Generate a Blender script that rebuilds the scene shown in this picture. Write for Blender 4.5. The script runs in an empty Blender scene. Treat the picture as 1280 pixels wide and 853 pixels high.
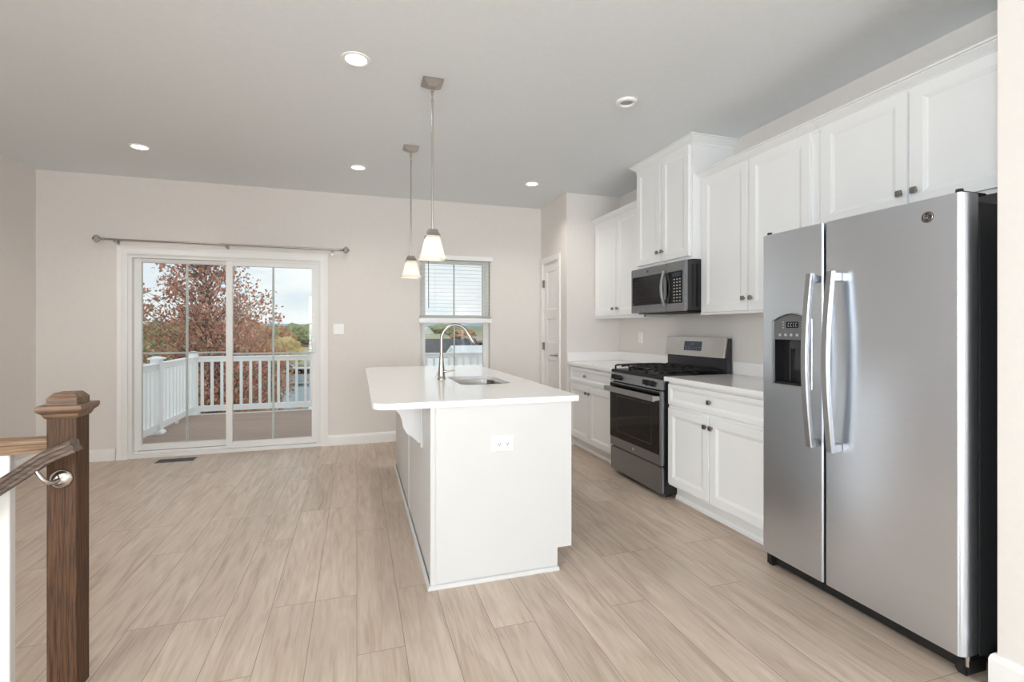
import bpy, bmesh, math, random
from mathutils import Vector, Matrix, noise

C = bpy.context.scene.collection
SC = bpy.context.scene
random.seed(7)

# ---------------------------------------------------------------- camera, world, lights, exposure
F, PSI, Y0, H = 610.655, 0.30757, 410.845, 1.2686
cam = bpy.data.cameras.new('camera')
cam.lens = F / 1280 * 36
cam.sensor_width = 36
cam.shift_y = (Y0 - 426.5) / 1280
cam.clip_start, cam.clip_end = 0.05, 2000
co = bpy.data.objects.new('camera', cam)
C.objects.link(co)
co.location = (0, 0, H)
co.rotation_euler = (math.pi / 2, 0, -PSI)
SC.camera = co

SC.view_settings.view_transform = 'Standard'
SC.view_settings.look = 'None'
SC.view_settings.exposure = 0.07
SC.view_settings.gamma = 1.0
SC.view_settings.use_curve_mapping = False
SC.cycles.max_bounces = 12
SC.cycles.diffuse_bounces = 6
SC.cycles.glossy_bounces = 5
SC.cycles.transparent_max_bounces = 16
SC.cycles.sample_clamp_indirect = 6
SC.cycles.caustics_reflective = False
SC.cycles.caustics_refractive = False

WORLD_STRENGTH = 1.05
FILL_WATTS = 146       # base power of the fill lamps added outside the unseen windows
DOWNLIGHT_WATTS = 5.5
PENDANT_WATTS = 0.5


def srgb(r, g, b):
    def f(c):
        c /= 255
        return c / 12.92 if c <= 0.04045 else ((c + 0.055) / 1.055) ** 2.4
    return (f(r), f(g), f(b), 1)


w = bpy.data.worlds.new('overcast sky')
SC.world = w
w.use_nodes = True
nt = w.node_tree
nt.nodes.clear()
N = nt.nodes.new
wo = N('ShaderNodeOutputWorld')
bg = N('ShaderNodeBackground')
bg.inputs['Strength'].default_value = WORLD_STRENGTH
tc = N('ShaderNodeTexCoord')
mp = N('ShaderNodeMapping')
mp.inputs['Scale'].default_value = (1.6, 1.6, 5)
nz = N('ShaderNodeTexNoise')
nz.inputs['Scale'].default_value = 2.2
nz.inputs['Detail'].default_value = 6
nz.inputs['Roughness'].default_value = 0.55
cr = N('ShaderNodeValToRGB')
cr.color_ramp.elements[0].position = 0.34
cr.color_ramp.elements[0].color = srgb(214, 228, 240)
cr.color_ramp.elements[1].position = 0.56
cr.color_ramp.elements[1].color = srgb(246, 248, 250)
nt.links.new(tc.outputs['Generated'], mp.inputs[0])
nt.links.new(mp.outputs[0], nz.inputs['Vector'])
nt.links.new(nz.outputs[0], cr.inputs[0])
nt.links.new(cr.outputs[0], bg.inputs[0])
nt.links.new(bg.outputs[0], wo.inputs[0])


def area_light(name, loc, rot, sx, sy, watts, col=(1, 1, 1)):
    l = bpy.data.lights.new(name, 'AREA')
    l.shape = 'RECTANGLE'
    l.size, l.size_y = sx, sy
    l.energy = watts
    l.color = col
    o = bpy.data.objects.new(name, l)
    o.location, o.rotation_euler = loc, rot
    C.objects.link(o)
    return o


# fill lamps added outside made-up windows in the unseen rear and left walls
REAR_Y = -6.5
REAR_FILL_WIN = [(-1.60, -1.34), (-1.0, 0.55), (0.75, 1.85)]  # unseen openings; the narrow first one adds a streak to the door glass
for x0, x1 in REAR_FILL_WIN:
    area_light('window_daylight', ((x0 + x1) / 2, REAR_Y - 0.25, 1.45), (math.pi / 2, 0, 0), x1 - x0, 1.9,
               FILL_WATTS * (x1 - x0) / 1.3, (0.86, 0.95, 1.0))
SIDE_FILL_WIN = [(-1.95, -0.85)]  # unseen added opening, placed so the door mullion hides its reflection
for y0, y1 in SIDE_FILL_WIN:
    area_light('window_daylight', (-2.83 - 0.30, (y0 + y1) / 2, 1.45), (0, -math.pi / 2, 0), 1.9, y1 - y0,
               FILL_WATTS * 1.6, (0.86, 0.95, 1.0))


# ---------------------------------------------------------------- materials
def mat(name):
    m = bpy.data.materials.new(name)
    m.use_nodes = True
    t = m.node_tree
    return m, t, t.nodes['Principled BSDF']


def noise_node(t, scale, detail=3, vscale=None, rough=0.5):
    tcn = t.nodes.new('ShaderNodeTexCoord')
    mpn = t.nodes.new('ShaderNodeMapping')
    if vscale:
        mpn.inputs['Scale'].default_value = vscale
    n = t.nodes.new('ShaderNodeTexNoise')
    n.inputs['Scale'].default_value = scale
    n.inputs['Detail'].default_value = detail
    n.inputs['Roughness'].default_value = rough
    t.links.new(tcn.outputs['Object'], mpn.inputs[0])
    t.links.new(mpn.outputs[0], n.inputs['Vector'])
    return n


def plain(name, col, rough=0.5, metal=0.0, var=0.03, scale=8, bump=0.0, vscale=None, spec=0.5, coat=0):
    m, t, p = mat(name)
    n = noise_node(t, scale, 3, vscale)
    r = t.nodes.new('ShaderNodeValToRGB')
    c = col
    r.color_ramp.elements[0].position = 0.3
    r.color_ramp.elements[1].position = 0.7
    r.color_ramp.elements[0].color = (c[0] * (1 - var), c[1] * (1 - var), c[2] * (1 - var), 1)
    r.color_ramp.elements[1].color = (min(1, c[0] * (1 + var)), min(1, c[1] * (1 + var)), min(1, c[2] * (1 + var)), 1)
    t.links.new(n.outputs[0], r.inputs[0])
    t.links.new(r.outputs[0], p.inputs['Base Color'])
    p.inputs['Roughness'].default_value = rough
    p.inputs['Metallic'].default_value = metal
    p.inputs['Specular IOR Level'].default_value = spec
    if coat:
        p.inputs['Coat Weight'].default_value = coat
        p.inputs['Coat Roughness'].default_value = 0.08
    if bump:
        b = t.nodes.new('ShaderNodeBump')
        b.inputs['Strength'].default_value = bump
        b.inputs['Distance'].default_value = 0.002
        t.links.new(n.outputs[0], b.inputs['Height'])
        t.links.new(b.outputs[0], p.inputs['Normal'])
    return m


M = {}
M['wall'] = plain('warm beige wall paint', srgb(227, 221, 216), 0.85, var=0.012, scale=40, bump=0.05)
M['ceiling'] = plain('flat grey white ceiling paint', srgb(232, 236, 239), 0.92, var=0.012, scale=30, bump=0.05)
M['trim'] = plain('white semi gloss trim paint', srgb(238, 236, 234), 0.4, var=0.008)
M['vinyl'] = plain('white vinyl', srgb(236, 235, 233), 0.45, var=0.008)
M['deck_vinyl'] = plain('bright white deck vinyl', srgb(248, 250, 252), 0.5, var=0.006)
M['cabinet'] = plain('white cabinet lacquer', srgb(240, 240, 240), 0.38, var=0.006)
M['island'] = plain('white island paint', srgb(212, 211, 210), 0.4, var=0.006)
M['quartz'] = plain('white quartz worktop', srgb(243, 241, 240), 0.14, var=0.02, scale=55, spec=0.5)
M['plastic'] = plain('white plastic', srgb(242, 241, 238), 0.35, var=0.005)
M['slot'] = plain('dark slot', srgb(40, 38, 36), 0.6)
M['nickel'] = plain('brushed nickel', srgb(178, 172, 166), 0.28, metal=1, var=0.05, scale=60, vscale=(1, 1, 0.05))
M['bright_metal'] = plain('polished nickel', srgb(205, 200, 196), 0.16, metal=1, var=0.04)
M['knob'] = plain('satin nickel knob', srgb(150, 146, 143), 0.3, metal=1, var=0.04)
M['black'] = plain('black enamel', srgb(22, 22, 23), 0.35, var=0.05)
M['dark_grey'] = plain('dark grey painted steel', srgb(52, 52, 54), 0.45, var=0.04)
M['iron'] = plain('cast iron', srgb(24, 24, 24), 0.62, var=0.1, scale=90, bump=0.2)
M['black_glass'] = plain('black oven glass', srgb(13, 12, 12), 0.06, var=0.05, spec=0.3)
M['rubber'] = plain('black rubber', srgb(18, 18, 18), 0.8)
M['grey_plastic'] = plain('grey plastic', srgb(98, 98, 100), 0.4)
M['lcd'] = plain('dark blue display', srgb(42, 52, 68), 0.15)
M['soft_grey'] = plain('soft grey plastic', srgb(172, 172, 172), 0.5)
M['mark'] = plain('pale printed marks', srgb(176, 178, 182), 0.5)
M['deck'] = plain('brown composite decking', srgb(166, 144, 132), 0.7, var=0.12, scale=5, vscale=(0.3, 6, 1), bump=0.2)
M['bark'] = plain('tree bark', srgb(112, 96, 90), 0.9, var=0.2, scale=12, bump=0.5)
M['roof'] = plain('grey shingle roof', srgb(88, 90, 94), 0.9, var=0.15, scale=1.5)
M['white_siding'] = plain('white siding', srgb(236, 236, 232), 0.8, var=0.03)
M['beige_siding'] = plain('beige siding', srgb(190, 178, 164), 0.8, var=0.04)
M['brick'] = plain('red brown brick', srgb(140, 98, 82), 0.9, var=0.15, scale=3)
M['concrete'] = plain('pale concrete', srgb(236, 240, 242), 0.9, var=0.06, scale=0.4)
M['asphalt'] = plain('blue grey asphalt', srgb(158, 170, 176), 0.9, var=0.08, scale=0.3)
M['grille'] = plain('black screen', srgb(36, 36, 37), 0.4)
M['vent'] = plain('bronze grey vent', srgb(92, 96, 98), 0.5, metal=0.3)
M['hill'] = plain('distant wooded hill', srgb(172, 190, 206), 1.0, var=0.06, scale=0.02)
M['field'] = plain('dry grass', srgb(172, 172, 138), 1.0, var=0.25, scale=0.12)


def steel(name, col, rough, vs):
    m, t, p = mat(name)
    n = noise_node(t, 1.0, 4, vs)
    r = t.nodes.new('ShaderNodeMapRange')
    r.inputs['To Min'].default_value = rough - 0.006
    r.inputs['To Max'].default_value = rough + 0.006
    t.links.new(n.outputs[0], r.inputs['Value'])
    t.links.new(r.outputs[0], p.inputs['Roughness'])
    r2 = t.nodes.new('ShaderNodeValToRGB')
    r2.color_ramp.elements[0].position = .25
    r2.color_ramp.elements[1].position = .75
    r2.color_ramp.elements[0].color = (col[0] * .985, col[1] * .985, col[2] * .985, 1)
    r2.color_ramp.elements[1].color = (col[0] * 1.015, col[1] * 1.015, col[2] * 1.015, 1)
    t.links.new(n.outputs[0], r2.inputs[0])
    t.links.new(r2.outputs[0], p.inputs['Base Color'])
    p.inputs['Metallic'].default_value = 1
    return m


M['steel'] = steel('brushed stainless steel', srgb(219, 226, 236), 0.29, (300, 3, 300))
M['steel_dark'] = steel('darker stainless steel', srgb(147, 149, 152), 0.24, (300, 3, 300))
M['handle_steel'] = steel('satin handle steel', srgb(176, 177, 180), 0.36, (300, 300, 3))
M['steel_edge'] = steel('bright stainless edge', srgb(206, 207, 209), 0.34, (300, 300, 3))
M['steel_warm'] = steel('stainless steel panel', srgb(186, 182, 178), 0.2, (300, 3, 300))
M['sink'] = steel('satin sink steel', srgb(178, 172, 166), 0.3, (4, 300, 300))


def floor_mat():
    m, t, p = mat('light oak plank flooring')
    L = t.links.new
    nd = t.nodes.new
    tcn = nd('ShaderNodeTexCoord')
    sep = nd('ShaderNodeSeparateXYZ')
    L(tcn.outputs['Object'], sep.inputs[0])
    com = nd('ShaderNodeCombineXYZ')
    L(sep.outputs['Y'], com.inputs['X'])
    L(sep.outputs['X'], com.inputs['Y'])
    br = nd('ShaderNodeTexBrick')
    br.offset = 0.37
    br.offset_frequency = 3
    br.inputs['Scale'].default_value = 1
    br.inputs['Brick Width'].default_value = 1.22
    br.inputs['Row Height'].default_value = 0.184
    br.inputs['Mortar Size'].default_value = 0.0017
    br.inputs['Mortar Smooth'].default_value = 0.2
    br.inputs['Color1'].default_value = (0, 0, 0, 1)
    br.inputs['Color2'].default_value = (1, 1, 1, 1)
    br.inputs['Mortar'].default_value = (.5, .5, .5, 1)
    L(com.outputs[0], br.inputs['Vector'])
    # plank-wise offset of the grain
    off = nd('ShaderNodeVectorMath')
    off.operation = 'MULTIPLY_ADD'
    L(br.outputs['Color'], off.inputs[0])
    off.inputs[1].default_value = (37, 51, 13)
    L(tcn.outputs['Object'], off.inputs[2])

    def grain(scale, vs, detail, dist):
        mpn = nd('ShaderNodeMapping')
        mpn.inputs['Scale'].default_value = vs
        L(off.outputs[0], mpn.inputs[0])
        n = nd('ShaderNodeTexNoise')
        n.inputs['Scale'].default_value = scale
        n.inputs['Detail'].default_value = detail
        n.inputs['Distortion'].default_value = dist
        L(mpn.outputs[0], n.inputs['Vector'])
        return n
    g1 = grain(1, (17, 1.9, 1), 5, 1.6)
    g2 = grain(1, (95, 6, 1), 4, 0.4)
    g3 = grain(1, (5, 0.9, 1), 2, 0.8)
    mix = nd('ShaderNodeMath')
    mix.operation = 'MULTIPLY_ADD'
    L(g1.outputs[0], mix.inputs[0])
    mix.inputs[1].default_value = 0.5
    m2 = nd('ShaderNodeMath')
    m2.operation = 'MULTIPLY_ADD'
    L(g2.outputs[0], m2.inputs[0])
    m2.inputs[1].default_value = 0.3
    m3 = nd('ShaderNodeMath')
    m3.operation = 'MULTIPLY'
    L(g3.outputs[0], m3.inputs[0])
    m3.inputs[1].default_value = 0.3
    L(m3.outputs[0], m2.inputs[2])
    L(m2.outputs[0], mix.inputs[2])
    cr = nd('ShaderNodeValToRGB')
    e = cr.color_ramp.elements
    e[0].position = 0.36
    e[0].color = srgb(170, 149, 132)
    e[1].position = 0.70
    e[1].color = srgb(213, 196, 180)
    x = e.new(0.52)
    x.color = srgb(196, 177, 160)
    L(mix.outputs[0], cr.inputs[0])
    # plank tone
    hsv = nd('ShaderNodeHueSaturation')
    mr = nd('ShaderNodeMapRange')
    mr.inputs['To Min'].default_value = 0.94
    mr.inputs['To Max'].default_value = 1.05
    L(br.outputs['Color'], mr.inputs['Value'])
    L(mr.outputs[0], hsv.inputs['Value'])
    L(cr.outputs[0], hsv.inputs['Color'])
    mm = nd('ShaderNodeMix')
    mm.data_type = 'RGBA'
    mf = nd('ShaderNodeMath')
    mf.operation = 'MULTIPLY'
    mf.inputs[1].default_value = 0.85
    L(br.outputs['Fac'], mf.inputs[0])
    L(mf.outputs[0], mm.inputs['Factor'])
    L(hsv.outputs[0], mm.inputs[6])
    mm.inputs[7].default_value = srgb(138, 120, 106)
    L(mm.outputs[2], p.inputs['Base Color'])
    p.inputs['Roughness'].default_value = 0.36
    b = nd('ShaderNodeBump')
    b.inputs['Strength'].default_value = 0.08
    b.inputs['Distance'].default_value = 0.001
    L(mix.outputs[0], b.inputs['Height'])
    L(b.outputs[0], p.inputs['Normal'])
    return m


M['floor'] = floor_mat()


def wood(name, dark, light, axis_scale, rough=0.42):
    m, t, p = mat(name)
    n = noise_node(t, 1, 5, axis_scale, 0.6)
    n.inputs['Distortion'].default_value = 0.35
    r = t.nodes.new('ShaderNodeValToRGB')
    r.color_ramp.elements[0].position = 0.36
    r.color_ramp.elements[1].position = 0.62
    r.color_ramp.elements[0].color = dark
    r.color_ramp.elements[1].color = light
    t.links.new(n.outputs[0], r.inputs[0])
    t.links.new(r.outputs[0], p.inputs['Base Color'])
    p.inputs['Roughness'].default_value = rough
    p.inputs['Specular IOR Level'].default_value = 0.35
    b = t.nodes.new('ShaderNodeBump')
    b.inputs['Strength'].default_value = 0.15
    b.inputs['Distance'].default_value = 0.001
    t.links.new(n.outputs[0], b.inputs['Height'])
    t.links.new(b.outputs[0], p.inputs['Normal'])
    return m


M['oak_post'] = wood('stained oak post', srgb(54, 35, 23), srgb(98, 68, 46), (190, 190, 7), 0.6)
M['oak_cap'] = wood('stained oak cap', srgb(86, 65, 50), srgb(134, 107, 86), (6, 120, 120))
M['oak_rail'] = wood('stained oak rail', srgb(72, 58, 50), srgb(114, 97, 86), (6, 130, 130))
M['oak_light'] = wood('pale worn oak rail', srgb(118, 90, 68), srgb(162, 134, 108), (6, 130, 130))  # paler oak tone for the level guard rail


def glass_mat():
    m = bpy.data.materials.new('clear window glass')
    m.use_nodes = True
    t = m.node_tree
    t.nodes.clear()
    o = t.nodes.new('ShaderNodeOutputMaterial')
    mx = t.nodes.new('ShaderNodeMixShader')
    fr = t.nodes.new('ShaderNodeFresnel')
    fr.inputs['IOR'].default_value = 1.35
    tr = t.nodes.new('ShaderNodeBsdfTransparent')
    tr.inputs[0].default_value = (0.96, 0.98, 0.97, 1)
    gl = t.nodes.new('ShaderNodeBsdfGlossy')
    gl.inputs['Roughness'].default_value = 0.02
    t.links.new(fr.outputs[0], mx.inputs[0])
    t.links.new(tr.outputs[0], mx.inputs[1])
    t.links.new(gl.outputs[0], mx.inputs[2])
    t.links.new(mx.outputs[0], o.inputs[0])
    return m


M['glass'] = glass_mat()


def emit(name, col, s):
    m = bpy.data.materials.new(name)
    m.use_nodes = True
    t = m.node_tree
    t.nodes.clear()
    o = t.nodes.new('ShaderNodeOutputMaterial')
    e = t.nodes.new('ShaderNodeEmission')
    e.inputs[0].default_value = col
    e.inputs[1].default_value = s
    t.links.new(e.outputs[0], o.inputs[0])
    return m


M['lamp'] = emit('lit downlight lens', (1, 0.98, 0.94, 1), 6)
M['bulb'] = emit('lit bulb', (1, 0.9, 0.74, 1), 3)


def shade_mat():
    m = bpy.data.materials.new('frosted white glass shade')
    m.use_nodes = True
    t = m.node_tree
    t.nodes.clear()
    o = t.nodes.new('ShaderNodeOutputMaterial')
    a = t.nodes.new('ShaderNodeMixShader')
    a.inputs[0].default_value = 0.62
    d = t.nodes.new('ShaderNodeBsdfDiffuse')
    d.inputs[0].default_value = (0.9, 0.88, 0.84, 1)
    tl = t.nodes.new('ShaderNodeBsdfTranslucent')
    tl.inputs[0].default_value = (1.0, 0.97, 0.92, 1)
    b = t.nodes.new('ShaderNodeMixShader')
    b.inputs[0].default_value = 0.06
    g = t.nodes.new('ShaderNodeBsdfGlossy')
    g.inputs['Roughness'].default_value = 0.15
    t.links.new(d.outputs[0], a.inputs[1])
    t.links.new(tl.outputs[0], a.inputs[2])
    t.links.new(a.outputs[0], b.inputs[1])
    t.links.new(g.outputs[0], b.inputs[2])
    t.links.new(b.outputs[0], o.inputs[0])
    return m


M['shade'] = shade_mat()


def slat_mat():
    m = bpy.data.materials.new('white blind slat')
    m.use_nodes = True
    t = m.node_tree
    t.nodes.clear()
    o = t.nodes.new('ShaderNodeOutputMaterial')
    a = t.nodes.new('ShaderNodeMixShader')
    a.inputs[0].default_value = 0.55
    d = t.nodes.new('ShaderNodeBsdfDiffuse')
    d.inputs[0].default_value = srgb(244, 244, 242)
    tl = t.nodes.new('ShaderNodeBsdfTranslucent')
    tl.inputs[0].default_value = srgb(244, 244, 242)
    t.links.new(d.outputs[0], a.inputs[1])
    t.links.new(tl.outputs[0], a.inputs[2])
    t.links.new(a.outputs[0], o.inputs[0])
    return m


M['slat'] = slat_mat()


def leaf_mat(name, cols):
    m = bpy.data.materials.new(name)
    m.use_nodes = True
    t = m.node_tree
    t.nodes.clear()
    o = t.nodes.new('ShaderNodeOutputMaterial')
    g = t.nodes.new('ShaderNodeNewGeometry')
    r = t.nodes.new('ShaderNodeValToRGB')
    r.color_ramp.interpolation = 'CONSTANT'
    e = r.color_ramp.elements
    e[0].color = cols[0]
    e[1].position = 1 / len(cols)
    e[1].color = cols[1]
    for i, c in enumerate(cols[2:], 2):
        x = e.new(i / len(cols))
        x.color = c
    t.links.new(g.outputs['Random Per Island'], r.inputs[0])
    a = t.nodes.new('ShaderNodeMixShader')
    a.inputs[0].default_value = 0.35
    d = t.nodes.new('ShaderNodeBsdfDiffuse')
    tl = t.nodes.new('ShaderNodeBsdfTranslucent')
    t.links.new(r.outputs[0], d.inputs[0])
    t.links.new(r.outputs[0], tl.inputs[0])
    t.links.new(d.outputs[0], a.inputs[1])
    t.links.new(tl.outputs[0], a.inputs[2])
    t.links.new(a.outputs[0], o.inputs[0])
    return m


M['leaf_red'] = leaf_mat('russet autumn leaves', [srgb(208, 146, 130), srgb(194, 128, 114), srgb(218, 164, 142),
                                                 srgb(186, 146, 132), srgb(228, 182, 156), srgb(186, 166, 136)])
M['leaf_green'] = leaf_mat('dull green leaves', [srgb(152, 164, 128), srgb(178, 178, 136), srgb(140, 150, 120),
                                               srgb(196, 160, 124)])
M['leaf_brown'] = leaf_mat('brown hedge leaves', [srgb(172, 146, 126), srgb(156, 148, 122), srgb(194, 150, 130),
                                                srgb(176, 166, 138)])


def crown_mat(name, a, b, sc=1.2):
    m, t, p = mat(name)
    n = noise_node(t, sc, 5, None, 0.7)
    r = t.nodes.new('ShaderNodeValToRGB')
    r.color_ramp.elements[0].position = .35
    r.color_ramp.elements[1].position = .65
    r.color_ramp.elements[0].color = a
    r.color_ramp.elements[1].color = b
    t.links.new(n.outputs[0], r.inputs[0])
    t.links.new(r.outputs[0], p.inputs['Base Color'])
    p.inputs['Roughness'].default_value = 1
    p.inputs['Specular IOR Level'].default_value = 0.1
    return m


M['crown_green'] = crown_mat('far green crown', srgb(138, 150, 116), srgb(180, 182, 140))
M['wooded'] = crown_mat('far woods', srgb(150, 160, 140), srgb(176, 178, 152), .05)
M['crown_rust'] = crown_mat('far rust crown', srgb(172, 132, 106), srgb(208, 168, 132))
M['crown_gold'] = crown_mat('far golden crown', srgb(196, 172, 122), srgb(222, 202, 152))


# ---------------------------------------------------------------- mesh helpers
class MB:
    def __init__(self):
        self.bm = bmesh.new()

    def _merge(self, tmp):
        me = bpy.data.meshes.new('tmp')
        tmp.to_mesh(me)
        tmp.free()
        self.bm.from_mesh(me)
        bpy.data.meshes.remove(me)

    def box(self, x0, x1, y0, y1, z0, z1, bev=0.0, seg=2):
        t = bmesh.new()
        bmesh.ops.create_cube(t, size=1)
        for v in t.verts:
            v.co = Vector(((x0 + x1) / 2 + v.co.x * (x1 - x0), (y0 + y1) / 2 + v.co.y * (y1 - y0),
                           (z0 + z1) / 2 + v.co.z * (z1 - z0)))
        if bev:
            bmesh.ops.bevel(t, geom=t.edges[:], offset=bev, segments=seg, affect='EDGES', clamp_overlap=True)
        self._merge(t)
        return self

    def prism(self, pts, fn, a0, a1, bev=0.0, seg=2):
        """extrude the polygon pts from a0 to a1; fn(p, q, a) -> xyz"""
        t = bmesh.new()
        lo = [t.verts.new(fn(p, q, a0)) for p, q in pts]
        hi = [t.verts.new(fn(p, q, a1)) for p, q in pts]
        n = len(pts)
        t.faces.new(lo)
        t.faces.new(hi[::-1])
        for i in range(n):
            t.faces.new((lo[i], hi[i], hi[(i + 1) % n], lo[(i + 1) % n]))
        bmesh.ops.recalc_face_normals(t, faces=t.faces[:])
        if bev:
            es = [e for e in t.edges if any(len(f.verts) == n for f in e.link_faces)]
            bmesh.ops.bevel(t, geom=es, offset=bev, segments=seg, affect='EDGES', clamp_overlap=True)
        self._merge(t)
        return self

    def rings(self, loops, cap0=True, cap1=True, closed=True):
        """skin successive loops of points"""
        t = bmesh.new()
        vs = [[t.verts.new(p) for p in l] for l in loops]
        n = len(loops[0])
        for a, b in zip(vs, vs[1:]):
            for i in range(n if closed else n - 1):
                t.faces.new((a[i], a[(i + 1) % n], b[(i + 1) % n], b[i]))
        if cap0:
            t.faces.new(vs[0][::-1])
        if cap1:
            t.faces.new(vs[-1])
        bmesh.ops.recalc_face_normals(t, faces=t.faces[:])
        self._merge(t)
        return self

    def lathe(self, prof, c, axis=(0, 0, 1), seg=24, cap=True):
        """prof: (radius, height along axis)"""
        ax = Vector(axis).normalized()
        q = ax.to_track_quat('Z', 'Y')
        loops = []
        for r, h in prof:
            r = max(r, 1e-4)
            loops.append([Vector(c) + q @ Vector((r * math.cos(2 * math.pi * i / seg), r * math.sin(2 * math.pi * i / seg), h))
                          for i in range(seg)])
        return self.rings(loops, cap, cap)

    def cyl(self, p0, p1, r0, r1=None, seg=16):
        p0, p1 = Vector(p0), Vector(p1)
        d = p1 - p0
        return self.lathe([(r0, 0), (r0 if r1 is None else r1, d.length)], p0, d, seg)

    def tube(self, path, r, seg=12):
        path = [Vector(p) for p in path]
        rr = r if isinstance(r, (list, tuple)) else [r] * len(path)
        loops = []
        up = None
        for i, p in enumerate(path):
            d = (path[min(i + 1, len(path) - 1)] - path[max(i - 1, 0)]).normalized()
            if up is None:
                up = d.orthogonal().normalized()
            up = (up - d * up.dot(d)).normalized()
            s = d.cross(up)
            loops.append([p + (up * math.cos(2 * math.pi * k / seg) + s * math.sin(2 * math.pi * k / seg)) * rr[i]
                          for k in range(seg)])
        return self.rings(loops)

    def sweep(self, path, prof, fn, closed=False):
        """sweep a closed profile (out, height) along a polyline path (a, b) with mitres; out is to the left of travel"""
        n = len(path)
        P = [Vector(p) for p in path]
        loops = []
        for i in range(n):
            if closed:
                d0 = (P[i] - P[i - 1]).normalized()
                d1 = (P[(i + 1) % n] - P[i]).normalized()
            else:
                d0 = (P[i] - P[i - 1]).normalized() if i else (P[1] - P[0]).normalized()
                d1 = (P[i + 1] - P[i]).normalized() if i < n - 1 else d0
            n0 = Vector((-d0.y, d0.x))
            n1 = Vector((-d1.y, d1.x))
            m = (n0 + n1)
            m = m / max(m.length_squared, 1e-6) * 2
            loops.append([fn(P[i].x + m.x * o, P[i].y + m.y * o, h) for o, h in prof])
        if closed:
            loops.append(loops[0])
            self.rings(loops, False, False)
        else:
            self.rings(loops)
        return self

    def build(self, name, material, parent=None, smooth=False, label=None, auto=None):
        off = Vector((0, 0, 0))
        q = parent
        while q is not None:
            off += q.location
            q = q.parent
        bm = self.bm
        if off.length:
            bmesh.ops.translate(bm, verts=bm.verts[:], vec=-off)
        me = bpy.data.meshes.new(name)
        bm.to_mesh(me)
        bm.free()
        me.materials.append(material)
        if smooth:
            me.polygons.foreach_set('use_smooth', [True] * len(me.polygons))
            if auto:
                me.set_sharp_from_angle(angle=math.radians(auto))
        o = bpy.data.objects.new(name, me)
        C.objects.link(o)
        if parent is not None:
            o.parent = parent
        if label:
            o['label'] = label
        return o


def cut(o, cutter):
    """difference the closed mesh builder `cutter` (same space) out of o"""
    c = cutter.build('cutter', M['slot'])
    c.location = Vector((0, 0, 0))
    q = o.parent
    off = Vector((0, 0, 0))
    while q is not None:
        off += q.location
        q = q.parent
    c.data.transform(Matrix.Translation(-off))
    # evaluate with both at the origin
    par = o.parent
    o.parent = None
    md = o.modifiers.new('cut', 'BOOLEAN')
    md.operation = 'DIFFERENCE'
    md.solver = 'EXACT'
    md.object = c
    bpy.context.view_layer.update()
    dg = bpy.context.evaluated_depsgraph_get()
    me = bpy.data.meshes.new_from_object(o.evaluated_get(dg))
    o.modifiers.clear()
    old = o.data
    o.data = me
    o.parent = par
    bpy.data.objects.remove(c)


def thing(name, label, cat, loc, group=None):
    o = bpy.data.objects.new(name, None)
    o.empty_display_size = 0.1
    C.objects.link(o)
    o.location = loc
    o['label'] = label
    o['category'] = cat
    if group:
        o['group'] = group
    return o


def tag(o, label, cat, group=None):
    o['label'] = label
    o['category'] = cat
    if group:
        o['group'] = group
    return o


def struct(o):
    o['kind'] = 'structure'
    return o


def sempty(name, loc):
    o = bpy.data.objects.new(name, None)
    C.objects.link(o)
    o.location = loc
    o['kind'] = 'structure'
    return o


def dup(root, loc, label=None):
    r = root.copy()
    C.objects.link(r)
    r.location = loc
    if label:
        r['label'] = label
    for ch in list(root.children):
        c = ch.copy()
        C.objects.link(c)
        c.parent = r
        for g in list(ch.children):
            d = g.copy()
            C.objects.link(d)
            d.parent = c
    return r


FXN = lambda x0: (lambda p, q, d: (x0 + d, p, q))     # plane facing -X: p=y, q=z, d into +X
FXP = lambda x0: (lambda p, q, d: (x0 - d, p, q))     # plane facing +X
FYN = lambda y0: (lambda p, q, d: (p, y0 + d, q))     # plane facing -Y: p=x, q=z, d into +Y


def panel(mb, fn, p0, p1, q0, q1, rings, th):
    """door-like slab: back loop at depth th, then (inset, depth) loops and a cap"""
    def loop(i, d):
        return [fn(p0 + i, q0 + i, d), fn(p1 - i, q0 + i, d), fn(p1 - i, q1 - i, d), fn(p0 + i, q1 - i, d)]
    mb.rings([loop(0, th)] + [loop(i, d) for i, d in rings])
    return mb


SHAKER = [(0, .002), (.0015, 0), (.052, 0), (.055, .0012), (.060, .0035), (.066, .0055), (.071, .0085), (.074, .009)]
DRAWER = [(0, .002), (.0015, 0), (.026, 0), (.029, .0012), (.034, .0035), (.039, .0055), (.043, .0085), (.046, .009)]


def frame_ring(mb, fn, p0, p1, q0, q1, w, d0, d1):
    """rectangular frame (hollow) of member width w between depths d0 and d1"""
    def loop(i, d):
        return [fn(p0 + i, q0 + i, d), fn(p1 - i, q0 + i, d), fn(p1 - i, q1 - i, d), fn(p0 + i, q1 - i, d)]
    l = [loop(0, d1), loop(0, d0), loop(w, d0), loop(w, d1)]
    mb.rings(l + [l[0]], False, False)
    return mb


def knob(parent, x, y, z, face=-1):
    """square satin knob on a plane at x facing face*X"""
    mb = MB()
    mb.cyl((x, y, z), (x + face * .016, y, z), .0065, .0055, 12)
    mb.box(min(x + face * .015, x + face * .027), max(x + face * .015, x + face * .027), y - .0145, y + .0145,
           z - .0145, z + .0145, .003)
    return mb.build('knob', M['knob'], parent, label='square satin nickel knob')


# ---------------------------------------------------------------- room shell
YB, HC, XL, XP, YP, XW = 5.64, 2.741, -2.83, 2.168, 4.867, 2.815
WX, WY = 2.135, 1.116
WT = 0.15
DX0, DX1, DZ = -2.125, -0.375, 1.995            # patio door opening
KX0, KX1, KZ0, KZ1 = 0.69, 1.515, 0.60, 2.10    # kitchen window opening


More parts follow.
